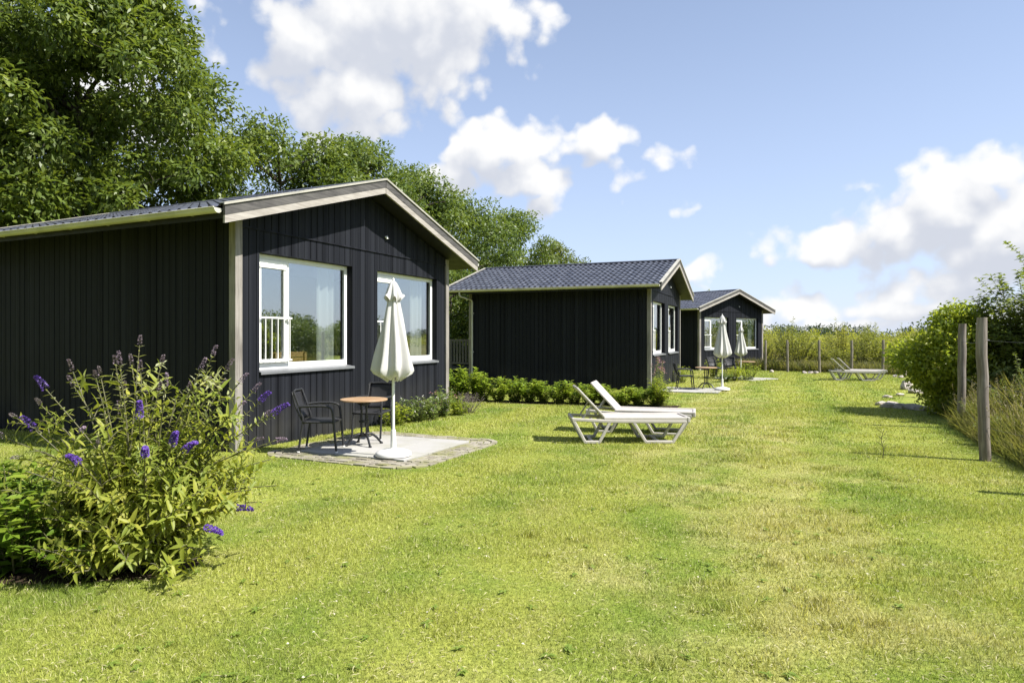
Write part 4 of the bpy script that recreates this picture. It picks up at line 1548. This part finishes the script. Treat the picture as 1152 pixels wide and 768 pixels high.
def make_shrub(name, label, cat, group, loc, H, spread, nst, seed, leaf, L, wr, step, lean=.35, rz=0.0, stem_r=.008, leafstart=.1, shape='fold', side=.5, droop=.2, up=.35, twigs=0):
    """upright stems set with leaves: an open shrub whose top thins to single shoots"""
    r = np.random.default_rng(seed)
    rr = random.Random(seed)
    t = thing(name, label, cat, loc, rz, group)
    st = MB()
    cs, axs, nrs, ag = [], [], [], []
    tips = []
    stems = []
    for k in range(nst):
        a = rr.uniform(0, 2 * math.pi)
        rad = spread * math.sqrt(rr.random())
        h = H * rr.uniform(.62, 1.0) * (1 - .30 * (rad / max(spread, 1e-6)) ** 2)
        b0 = Vector((math.cos(a) * rad * .35, math.sin(a) * rad * .35, -.02))
        e = Vector((math.cos(a) * rad * (1 + lean * .5) + rr.uniform(-.06, .06), math.sin(a) * rad * (1 + lean * .5) + rr.uniform(-.06, .06), h))
        mid = b0.lerp(e, .5) + Vector((math.cos(a), math.sin(a), 0)) * lean * rad * -.12 + Vector((rr.uniform(-.04, .04), rr.uniform(-.04, .04), .06 * h))
        stems.append(([b0, mid, e], 1.0))
        for q in range(twigs):
            f = rr.uniform(.3, .85)
            bb = (b0.lerp(mid, f * 2) if f < .5 else mid.lerp(e, f * 2 - 1))
            a2 = a + rr.uniform(-1.6, 1.6)
            ln = h * rr.uniform(.12, .28)
            ee = bb + Vector((math.cos(a2) * ln * .7, math.sin(a2) * ln * .7, ln * .75))
            stems.append(([bb, bb.lerp(ee, .5) + Vector((0, 0, -.02)), ee], .5))
    for ctl, k in stems:
        pts = bez(ctl, 7)
        n = len(pts)
        st.tube(pts, [stem_r * k * (1 - .75 * i / (n - 1)) for i in range(n)], 5)
        tot = sum((pts[i + 1] - pts[i]).length for i in range(n - 1))
        cnt = max(2, int(tot / step))
        for i in range(cnt):
            f = leafstart + (1 - leafstart) * (i + rr.random() * .6) / cnt
            x = min(f, .999) * (n - 1)
            j = int(x)
            p = pts[j].lerp(pts[j + 1], x - j)
            d = (pts[j + 1] - pts[j]).normalized()
            a = i * 2.4 + rr.uniform(-.5, .5)
            o = Vector((math.cos(a), math.sin(a), 0))
            axs.append(o * (1 - side * .3) + d * up + Vector((0, 0, rr.uniform(-.35, .25))))
            nrs.append(Vector((0, 0, 1)) + o * -.2 + Vector((rr.gauss(0, .35), rr.gauss(0, .35), 0)))
            cs.append(p)
            ag.append(f if k == 1.0 else .6)
        tips.append((pts[-1], (pts[-1] - pts[-2]).normalized()))
    c, ax, nr, ag = np.array([tuple(v) for v in cs]), np.array([tuple(v) for v in axs]), np.array([tuple(v) for v in nrs]), np.array(ag)
    sz = L * r.uniform(.6, 1.25, len(c)) * (1 - .35 * np.clip(ag - .6, 0, 1))
    leaves('foliage', c, ax, nr, sz, sz * wr, leaf, t, shape, droop, age=ag, r=r)
    st.build('stems', M['stem'], t, smooth=True, fix=False)
    return t, tips

# tall airy shrub at the right edge
make_shrub('tall_shrub', 'tall airy grey-green shrub reaching up at the right edge of the photo', 'shrub', None, PY(1176, 12.8), 3.65, 1.05, 66, 51, MT['willow'], .125, .58, .026, lean=.2, stem_r=.014, twigs=9)
make_shrub('tall_shrub', 'lower leafy shrub behind the tall grass at the right edge', 'shrub', None, PY(1180, 10.6), 1.75, .8, 36, 52, MT['willow'], .07, .5, .026, lean=.3, stem_r=.01, twigs=5)

# laurel hedge along the middle cabin
protos = []
ords = ['first', 'second', 'third', 'fourth', 'fifth', 'sixth', 'seventh', 'eighth', 'ninth', 'tenth', 'eleventh', 'twelfth', 'thirteenth', 'fourteenth', 'fifteenth', 'sixteenth', 'seventeenth']
hl = (H1 - H0).length
HN = 15
hp_rng = random.Random(3)
for i in range(HN):
    f = i / (HN - 1)
    p = H0 - hd * .25 + hd * (hl * .985 * f) + hp * hp_rng.uniform(.02, .2)
    p.z = zg(0, p.y)
    # heights read along the hedge: tall at the left end, low towards the right
    hgt = np.interp(f, [0, .06, .13, .22, .4, .6, .75, 1.0], [.78, .98, 1.05, .80, .66, .60, .55, .50]) * hp_rng.uniform(.92, 1.06)
    lab = 'bright laurel bush, %s from the left in the low hedge along the middle cabin' % ords[i]
    if i < 4:
        o, _ = make_shrub('laurel_bush', lab, 'laurel', 'laurel hedge along the middle cabin', p, 1.0, .34, 24, 60 + i, MT['laurel'], .135, .45, .030, lean=.3, stem_r=.007, twigs=2, leafstart=.05, up=.6)
        protos.append(o)
        o.scale = (1.0, 1.0, hgt)
    else:
        dup(protos[i % 4], p, i * 1.7, lab, (.95, .95, hgt * 1.02))
# shrub at the right-hand end of the hedge
e = P(744, 457.5)
make_shrub('flowering_shrub', 'taller yellow-green shrub with pink-tinged tips at the right end of the hedge', 'shrub', None, e, 1.0, .30, 26, 71, MT['bush'], .085, .36, .028, lean=.3, stem_r=.006, twigs=2)
o, tips = make_shrub('flowering_shrub', 'slim reddish plant against the front corner of the middle cabin', 'plant', None, P(741, 444.5), 1.25, .22, 16, 72, MT['perennial'], .08, .3, .03, lean=.2, stem_r=.006)
cc = np.array([tuple(p) for p, d in tips for _ in range(14)]) + rng.normal(0, .035, (len(tips) * 14, 3))
leaves('flower_head', cc, rng.normal(0, 1, cc.shape), rng.normal(0, 1, cc.shape), .03, .025, MT['pink_fl'], o)
make_shrub('leafy_plant', 'green leafy plant under the windows of the middle cabin', 'plant', None, cab_pt(1, .35, 1.4), .75, .35, 20, 73, MT['bush'], .09, .4, .03, lean=.4)

# foreground butterfly bush
def butterfly_bush():
    base = Vector((-2.72, 4.72, 0))
    seed = 81
    rr = random.Random(seed)
    r = np.random.default_rng(seed)
    t = thing('butterfly_bush', 'large arching shrub with purple flower spikes in the left foreground', 'shrub', base)
    # shoot tips aimed at where the photograph has them (in metres from the base, x to the right)
    def at_px(px, py, dep):
        Y = base.y + dep
        return ((px - CX) / F * Y - base.x, dep, CAMH - (py - HY) / F * Y)
    live_px = [(52, 438, -.1), (40, 484, -.2), (157, 470, -.4), (90, 521, -.45), (194, 500, -.45), (207, 507, -.3), (163, 512, -.6), (232, 594, -.35), (264, 571, -.2), (307, 466, .1), (292, 452, .2)]
    fade_px = [(157, 388, 0), (239, 400, .1), (82, 418, .1), (135, 410, -.1), (182, 408, .2), (186, 436, -.2), (6, 492, 0), (285, 440, .3), (298, 468, .1), (108, 425, .3), (46, 455, .3), (255, 415, .3), (212, 440, .35), (270, 430, -.1), (310, 495, 0), (25, 515, .2), (18, 470, .4)]
    tips = [at_px(*q) for q in live_px] + [at_px(*q) for q in fade_px]
    for k in range(16):
        fade_px.append((rr.uniform(60, 290), 0, rr.uniform(-.1, .5)))
        px_ = fade_px[-1][0]
        fade_px[-1] = (px_, rr.uniform(0, 70) + 400 + 46 * ((px_ - 165) / 120) ** 2, fade_px[-1][2])
    NL, NF = len(live_px), len(fade_px)
    tips += [at_px(*q) for q in fade_px[-16:]]
    for k in range(44):
        # leafy shoots that fill the body of the shrub
        a = rr.uniform(0, 6.283); q = math.sqrt(rr.random())
        tx = .98 * q * math.cos(a) + .06
        ty = .68 * q * math.sin(a)
        tips.append((tx, ty, (1.22 - .55 * q * q) * rr.uniform(.45, 1.0)))
    for k in range(34):
        tips.append((rr.uniform(-.45, .72), rr.uniform(-.62, .0), rr.uniform(.06, .42)))
    cs, axs, nrs, ag, ln = [], [], [], [], []
    st = MB()
    ends = []
    def stem(ctl, r0, big):
        pts = bez(ctl, 9)
        n = len(pts)
        st.tube(pts, [r0 * (1 - .72 * i / (n - 1)) for i in range(n)], 6)
        tot = sum((pts[i + 1] - pts[i]).length for i in range(n - 1))
        cnt = int(tot / .040)
        ph = rr.uniform(0, 6)
        for i in range(cnt):
            f = .06 + .94 * (i + .5) / cnt
            x = min(f, .995) * (n - 1)
            j = int(x)
            p = pts[j].lerp(pts[j + 1], x - j)
            d = (pts[j + 1] - pts[j]).normalized()
            s1 = d.cross(Vector((0, 0, 1)))
            if s1.length < .1:
                s1 = Vector((1, 0, 0))
            s1.normalize()
            s2 = d.cross(s1)
            a = ph + (i % 2) * math.pi / 2 + rr.uniform(-.3, .3)
            for sg in (1, -1):
                o = (s1 * math.cos(a) + s2 * math.sin(a)) * sg
                axs.append(o * .95 + d * .55 + Vector((0, 0, -.12 if f < .7 else .05)))
                nrs.append(d * .8 + Vector((0, 0, .7)) + Vector((rr.gauss(0, .25), rr.gauss(0, .25), 0)))
                cs.append(p)
                hz = max(0, p.z - .7) / .8
                ag.append(min(1, max(0, f * .35 + hz * .75)) * (1.0 if big else .85))
                ln.append(.112 * (1.0 - (.62 if tz > .75 else .25) * max(0, f - .45) / .55) * rr.uniform(.7, 1.2))
        return pts
    for ti, (tx, dep, tz) in enumerate(tips):
        s0 = Vector((rr.uniform(-.14, .14) + .20 * tx, rr.uniform(-.10, .10) + .18 * dep, -.02))
        e = Vector((tx, dep, tz))
        m1 = s0.lerp(e, .45) + Vector((0, 0, (.16 + .1 * abs(tx)) * min(1, tz * 1.6)))
        m1.x *= .82
        pts = stem([s0, s0.lerp(m1, .5) + Vector((0, 0, .05)), m1, e], .011, True)
        if ti < NL + NF:
            ends.append((pts[-1], (pts[-1] - pts[-3]).normalized(), ti < NL))
        for q in range(5 if tz > .5 else 8):
            f = rr.uniform(.22, .92)
            j = int(f * (len(pts) - 1))
            bb = pts[j]
            a = rr.uniform(0, 6.28)
            l = rr.uniform(.14, .34)
            ee = bb + Vector((math.cos(a) * l * .75 + tx * .06, math.sin(a) * l * .75, l * rr.uniform(.15, .8)))
            p2 = stem([bb, bb.lerp(ee, .5) + Vector((0, 0, .03)), ee], .005, False)
            if rr.random() < .05 and ee.z > .75:
                ends.append((p2[-1], (p2[-1] - p2[-3]).normalized(), False))
    A = lambda L_: np.array([tuple(v) for v in L_])
    lv = np.array(ln)
    leaves('foliage', A(cs), A(axs), A(nrs), lv, lv * .27 * r.uniform(.7, 1.25, len(lv)), MT['buddleja'], t, 'lance', .22, age=np.array(ag), r=r)
    st.build('stems', M['stem'], t, smooth=True, fix=False)
    # flower spikes: cones of tiny florets
    for k, (p, d, live) in enumerate(ends):
        d = (d + Vector((0, 0, .35))).normalized() if p.z > .9 else d
        L_ = rr.uniform(.13, .18) if live else rr.uniform(.08, .15)
        R0 = .024 if live else .013
        n = 210 if live else 110
        s1 = d.orthogonal().normalized(); s2 = d.cross(s1)
        f = r.random(n) ** .8
        a = r.uniform(0, 2 * np.pi, n)
        dn, s1n, s2n = np.array(d), np.array(s1), np.array(s2)
        rad = R0 * (1 - f) ** .7 + .003
        o = np.cos(a)[:, None] * s1n + np.sin(a)[:, None] * s2n
        bend = np.array([0, 0, -.25]) * (f ** 2)[:, None] * L_
        c = np.array(p) + dn * (f * L_)[:, None] + o * rad[:, None] * .6 + bend
        leaves('flower_spike', c, o + dn * .2 + r.normal(0, .2, (n, 3)), dn + r.normal(0, .5, (n, 3)), .015 if live else .011, .013 if live else .008, MT['purple' if live else 'faded'], t, 'diamond', .1, r=r)
    return t
butterfly_bush()
make_shrub('laurel_bush', 'dark glossy laurel bush low at the left edge, beside the purple-flowered shrub', 'laurel', None, Vector((-3.54, 4.62, 0)), .76, .44, 54, 84, MT['laurel_dk'], .115, .42, .030, lean=.5, stem_r=.007, twigs=3, leafstart=.05, shape='lance', up=.6)
make_shrub('laurel_bush', 'small laurel sprawling low between the dark laurel and the purple-flowered shrub', 'laurel', None, Vector((-2.95, 4.45, 0)), .48, .30, 24, 85, MT['laurel_dk'], .10, .42, .030, lean=.5, stem_r=.006, twigs=2, leafstart=.05, shape='lance', up=.5)

# flower bed against the front of the nearest cabin
bedspec = [(.42, 1.05, .55, .30, 'perennial', 'low leafy plant with white blossoms behind the nearest parasol', 'white_fl'),
           (.50, 1.55, .50, .32, 'perennial', 'bushy green plant with pale flowers right of the nearest parasol', 'white_fl'),
           (.42, 2.05, .70, .30, 'perennial', 'taller pinkish-green plant under the right window of the nearest cabin', 'pink_fl'),
           (.55, 2.45, .45, .28, 'bush', 'low bright green plant near the right corner post of the nearest cabin', None),
           (.35, .45, .48, .28, 'bush', 'green plant behind the half hidden chair on the nearest terrace', None),
           (.55, 2.95, .55, .36, 'mauve', 'spiky mauve plant at the right corner post of the nearest cabin', None)]
for k, (x, y, h, s, mt, lab, fl) in enumerate(bedspec):
    p = cab_pt(0, x, y); p.z = zg(0, p.y)
    o, tips = make_shrub('border_plant', lab, 'plant', 'plants in the bed of the nearest cabin', p, h, s, 26 if mt != 'mauve' else 60, 90 + k, MT[mt], .085 if mt != 'mauve' else .035, .5 if mt != 'mauve' else .3, .028 if mt != 'mauve' else .02, lean=.5, stem_r=.004, twigs=1)
    if fl:
        tp = tips[::5]
        cc = np.array([tuple(p_) for p_, d in tp for _ in range(6)]) + rng.normal(0, .022, (len(tp) * 6, 3))
        leaves('flower_head', cc, rng.normal(0, 1, cc.shape), rng.normal(0, 1, cc.shape), .028, .024, MT[fl], o)
# plants in front of the farthest cabin
for k, (px, py, h, s, mt) in enumerate(((802, 424, .95, .34, 'bush'), (826, 428.5, .62, .38, 'bush'), (842, 427.5, .80, .45, 'bush'), (815, 429.5, .45, .3, 'perennial'))):
    make_shrub('border_plant', ['bright leafy plant at the left corner of the farthest cabin', 'low bright plant left of the farthest parasol', 'rounded bright plant at the right of the farthest terrace', 'small plant just behind the pole of the middle parasol'][k],
               'plant', 'plants by the farthest cabin', P(px, py), h, s, 26, 110 + k, MT[mt], .10, .5, .035, lean=.4, twigs=2)

# ------------------------------------------------------------------ tall wild grass (right of the lawn, and along the far fence)
def tall_grass():
    n = 70000
    y = 3 + rng.random(n) ** .9 * 15.5
    off = rng.gamma(1.6, .75, n)
    off = off + np.where(y > 12.2, np.clip((y - 12.2) * 1.5, 0, 1.9), 0)
    x = lawn_right_x(y) + .10 + off
    n2 = 16000
    s = rng.random(n2)
    bx = np.interp(s, [0, .35, .65, 1], [22.5, 17.5, 14.6, 11.0])
    by = np.interp(s, [0, .35, .65, 1], [26.5, 31.2, 34.3, 38.0])
    o2 = .15 + rng.gamma(1.4, .8, n2)
    x2, y2 = bx + o2 * .7, by + o2 * .72
    X, Y = np.concatenate([x, x2]), np.concatenate([y, y2])
    hh = np.concatenate([rng.uniform(.25, .95, n) * np.clip(.35 + off * .6, .4, 1.0) * np.where(rng.random(n) < .3, 1.25, .85), rng.uniform(.2, .75, n2)])
    wd = np.concatenate([rng.uniform(.0025, .0065, n), np.full(n2, .016)])
    N = len(X)
    z = zgv(Y)
    a = rng.uniform(0, 2 * np.pi, N)
    c = np.stack([X, Y, z], 1)
    ln_ = np.abs(rng.normal(0, .42, N))
    ax = np.stack([np.cos(a) * ln_, np.sin(a) * ln_, np.ones(N)], 1)
    nr = np.stack([-np.cos(a), -np.sin(a), np.full(N, .35)], 1)
    o = leaves('tall_grass', c, ax, nr, hh, wd * 1.5, MT['dry'], None, 'lance', .22)
    tag(o, 'tall dry wild grass along the lawn edge and far fence', 'wild grass', None, 'stuff')
tall_grass()
def seed_heads():
    n = 900
    y = 4 + rng.random(n) * 10.5
    off = .15 + rng.gamma(1.6, .55, n)
    off = off + np.where(y > 12.2, (y - 12.2) * 1.2, 0)
    x = lawn_right_x(y) + off
    h = rng.uniform(.45, 1.0, n)
    a = rng.uniform(0, 6.28, n)
    lean = np.abs(rng.normal(0, .2, n))
    b = np.stack([x, y, zgv(y)], 1)
    ax = nrmz(np.stack([np.cos(a) * lean, np.sin(a) * lean, np.ones(n)], 1))
    nr = np.stack([-np.cos(a), -np.sin(a), np.full(n, .2)], 1)
    k = 9
    f = rng.uniform(.82, 1.02, (n, k))
    hc = (b[:, None, :] + ax[:, None, :] * (h[:, None] * f)[..., None]).reshape(-1, 3) + rng.normal(0, .006, (n * k, 3))
    hax = np.repeat(ax, k, 0) + rng.normal(0, .45, (n * k, 3))
    c = np.concatenate([b, hc]); A = np.concatenate([ax, hax]); N_ = np.concatenate([nr, rng.normal(0, 1, (n * k, 3))])
    L_ = np.concatenate([h, rng.uniform(.02, .04, n * k)]); W_ = np.concatenate([np.full(n, .005), np.full(n * k, .009)])
    mt = leaf_mat('dead_stalks', ((.22, .17, .10), (.34, .27, .17), (.46, .40, .28)), .25, .7)
    o = leaves('grass_stalks', c, A, N_, L_, W_, mt, None, 'diamond', .02)
    tag(o, 'dead seed-headed grass stalks standing in the tall wild grass', 'wild grass', None, 'stuff')
seed_heads()

# leafy weeds standing in the tall grass by the fence
wd0, _ = make_shrub('weed_plant', 'leafy green weed standing in the tall grass by the fence posts', 'weed', 'weeds in the tall grass by the fence', (6.95, 8.35, zg(0, 8.35)), .62, .22, 15, 301, MT['willow'], .07, .42, .028, lean=.4, stem_r=.004, twigs=2)
for k, (x, y) in enumerate(((7.5, 8.9), (6.75, 7.6), (7.9, 9.8), (7.35, 9.9), (8.35, 10.6), (7.05, 7.0), (8.3, 11.6), (8.9, 12.3), (7.9, 8.6), (8.6, 9.6), (9.1, 13.4), (9.5, 14.1))):
    dup(wd0, (x, y, zg(0, y)), k * 1.9, 'leafy green weed standing in the tall grass by the fence posts', (1, 1, .75 + .5 * ((k * 7) % 5) / 5))

# ------------------------------------------------------------------ fences
def post_mesh(H, r0, seed):
    mb = MB()
    rr = random.Random(seed)
    pts, rad = [], []
    for k in range(9):
        f = k / 8
        pts.append((rr.uniform(-.006, .006) + f * rr.uniform(-.01, .01), rr.uniform(-.006, .006), -.2 + f * (H + .2)))
        rad.append(r0 * (1.04 - .08 * f) * rr.uniform(.97, 1.03))
    rad[-1] *= .93
    mb.tube(pts, rad, 14)
    return mb
PB, PA = P(1108, 518), P(1081.5, 482)
stepv = PA - PB
fn = thing('wire_fence', 'wire fence on tall round wooden posts at the right edge of the lawn', 'fence', PB)
fpts = []
for k in range(-1, 5):
    q = PB + stepv * k
    if k == -1:
        q = Vector((6.5, 6.35, 0))
    if k >= 2:
        q = PB + stepv * k + Vector((.25 * (k - 1), 0, 0))
    q.z = zg(0, q.y)
    o = post_mesh(1.93, .066, 200 + k).build('post', M['fpost'], fn, smooth=True)
    o.location = q - PB
    o.rotation_euler = (R(random.uniform(-1.5, 1.5)), R(random.uniform(-1.5, 1.5)), k)
    fpts.append(q - PB)
    ins = MB()
    ins.tube([(.065, 0, 0), (.10, 0, 0)], .014, 8)
    for z in (1.0, 1.62):
        io = ins.build('insulator', M['blackmetal'], o, smooth=True)
        io.location = (0, 0, z)
for z in (.45, 1.0, 1.62):
    w = MB()
    for a, b in zip(fpts[:-1], fpts[1:]):
        w.tube([a.lerp(b, k / 6) + Vector((0, 0, z - .04 * (1 - (k / 3 - 1) ** 2))) for k in range(7)], .0022, 5)
    w.build('wire', M['wire'], fn)
ff0 = P(886, 418.3)
ff = thing('wire_fence', 'low wire fence on slim wooden posts across the far end of the lawn', 'fence', ff0)
prev = None
fp = []
for k, (px, py) in enumerate(((861, 416.8), (886, 418.3), (922, 419.2), (958, 420.4), (993, 421.7), (1018, 423), (1040, 424.6))):
    q = P(px, py)
    o = post_mesh(1.66, .062, 300 + k).build('post', M['fpost'], ff, smooth=True)
    o.location = q - ff0
    o.rotation_euler = (R(random.uniform(-1.5, 1.5)), R(random.uniform(-1.5, 1.5)), k)
    fp.append(q - ff0)
for z in (.4, .8, 1.2, 1.5):
    w = MB()
    for a, b in zip(fp[:-1], fp[1:]):
        w.tube([a + Vector((0, 0, z)), b + Vector((0, 0, z))], .003, 4)
    w.build('wire', M['wire'], ff)

# ------------------------------------------------------------------ stones at the lawn edge
def rock(label, loc, s, seed):
    import bmesh
    bm = bmesh.new()
    bmesh.ops.create_icosphere(bm, subdivisions=3, radius=1)
    r = random.Random(seed)
    ph = [r.uniform(0, 6) for _ in range(6)]
    pl = [Vector((r.gauss(0, 1), r.gauss(0, 1), r.gauss(0, 1))).normalized() for _ in range(7)]
    for v in bm.verts:
        d = v.co.copy()
        k = 1 + .12 * math.sin(d.x * 3 + ph[0]) * math.cos(d.y * 2.5 + ph[1]) + .06 * math.sin(d.z * 6 + ph[2]) + .05 * math.sin(d.x * 9 + ph[3])
        for q in pl:
            f = d.dot(q) * k
            if f > .72:
                k *= .72 / f
        v.co = Vector((d.x * s[0], d.y * s[1], d.z * s[2])) * k
    me = bpy.data.meshes.new('rock')
    bm.to_mesh(me)
    bm.free()
    me.materials.append(M['rock'])
    o = bpy.data.objects.new('rock', me)
    C.objects.link(o)
    o.location = Vector(loc) + Vector((0, 0, s[2] * .45))
    o.rotation_euler = (0, 0, r.uniform(0, 6))
    tag(o, label, 'rock', 'stones along the lawn edge')
rocks = [(993, 456, .20, 'flat pale stone nearest the open lawn'), (1003, 458, .26, 'broad stone in the row beside the green bush'), (1013, 459, .22, 'grey stone between the broad stone and the green bush'), (1024, 460, .24, 'stone lying right under the edge of the green bush'),
         (1035, 461, .2, 'dark stone tucked beneath the green bush'), (998, 447, .14, 'small stone lying apart on the lawn behind the stone row'), (1021, 438, .28, 'tall pale stone left of the green bush'), (1030, 442, .25, 'pale leaning stone touching the green bush'), (1012, 445, .14, 'small tan stone between the stone row and the pale stones')]
for k, (px, py, s, lab) in enumerate(rocks):
    f = random.uniform(.8, 1.2)
    rock(lab, P(px, py), (s, s * f * .8, s * (.42 if k != 6 else .8)), 400 + k)
for k, (px, py) in enumerate(((868, 418.6), (905, 420), (912, 420), (918, 420.2), (1007, 424), (1014, 425))):
    rock('small stone lying on the grass along the foot of the far fence', P(px, py), (.16, .12, .09), 450 + k)

# little dead sapling in the lawn
t = thing('sapling', 'thin bare little sapling standing alone in the dry part of the lawn', 'sapling', P(993, 515))
s = MB()
s.tube(bez([(0, 0, -.02), (.01, 0, .12), (-.02, .0, .25), (.02, 0, .40)], 4), [.006 - .0003 * i for i in range(13)], 5)
for k in range(6):
    z = .12 + k * .045
    s.tube([(0, 0, z), (.08 * (-1) ** k, .03, z + .07)], .003, 4)
s.build('stem', M['bark'], t)

# ------------------------------------------------------------------ field of young shrubs beyond the far fence
fs_protos = []
fr = random.Random(9)
k = 0
pts = []
tries = 0
while len(pts) < 64 and tries < 5000:
    tries += 1
    px = fr.uniform(845, 1075); Yd = fr.uniform(0, 1) ** 1.3 * 22 + 1.2
    x = (px - CX) / F
    # start just behind the fence line
    Yf = 36.0 if px < 880 else float(np.interp(px, [880, 922, 993, 1040, 1075], [34.6, 33.6, 31.3, 29.5, 29]))
    Y = Yf + Yd
    X = x * Y
    if px < 874 and Y < 43:
        continue
    if any(math.hypot(X - q[0], Y - q[1]) < .8 for q in pts):
        continue
    pts.append((X, Y))
pts.sort(key=lambda q: q[1])
for i, (X, Y) in enumerate(pts):
    lab = 'young yellow-green shrub in the wild field beyond the far fence'
    loc = (X, Y, zg(0, Y))
    hs = fr.uniform(.62, 1.08) if fr.random() < .8 else fr.uniform(1.1, 1.32)
    if i < 5:
        o, _ = make_shrub('field_shrub', lab, 'shrub', 'young shrubs beyond the far fence', loc, 2.3, .95, 30, 500 + i, MT['field'], .14, .42, .06, lean=.35, stem_r=.012, twigs=4, leafstart=.08)
        fs_protos.append(o)
        o.scale = (1, 1, hs)
    else:
        dup(fs_protos[i % 5], loc, fr.uniform(0, 6), lab, (fr.uniform(.85, 1.25), fr.uniform(.85, 1.25), hs))

def far_mass(name, label, n, xr, yr, hr, rr_, L, mat, per, seed):
    r = np.random.default_rng(seed)
    x = r.uniform(*xr, n); y = r.uniform(*yr, n)
    h = r.uniform(*hr, n)
    rad = r.uniform(*rr_, n)
    cents = np.stack([x, y, zgv(y) + h - rad * .7], 1)
    c, ax, nr = clump_leaves(r, list(cents), rad, [per] * n, L, .5)
    c[:, 2] = np.maximum(c[:, 2], -.3)
    o = leaves(name, c, ax, nr, L * r.uniform(.6, 1.3, len(c)), L * .5, mat, None, 'diamond', .1, r=r)
    tag(o, label, 'far vegetation', None, 'stuff')
far_mass('wild_scrub', 'mass of wild scrub stretching away beyond the far fence', 230, (16, 130), (58, 150), (1.0, 3.0), (1.0, 1.9), .38, MT['field'], 150, 1)
far_mass('far_trees', 'dark line of distant trees along the horizon', 240, (60, 420), (260, 340), (2.0, 7.5), (2.6, 5.5), 1.3, MT['far'], 170, 2)
far_mass('far_trees', 'distant trees along the horizon behind the cabins', 120, (-260, 60), (270, 340), (2.5, 7.5), (3.2, 5.5), 1.4, MT['far'], 110, 3)
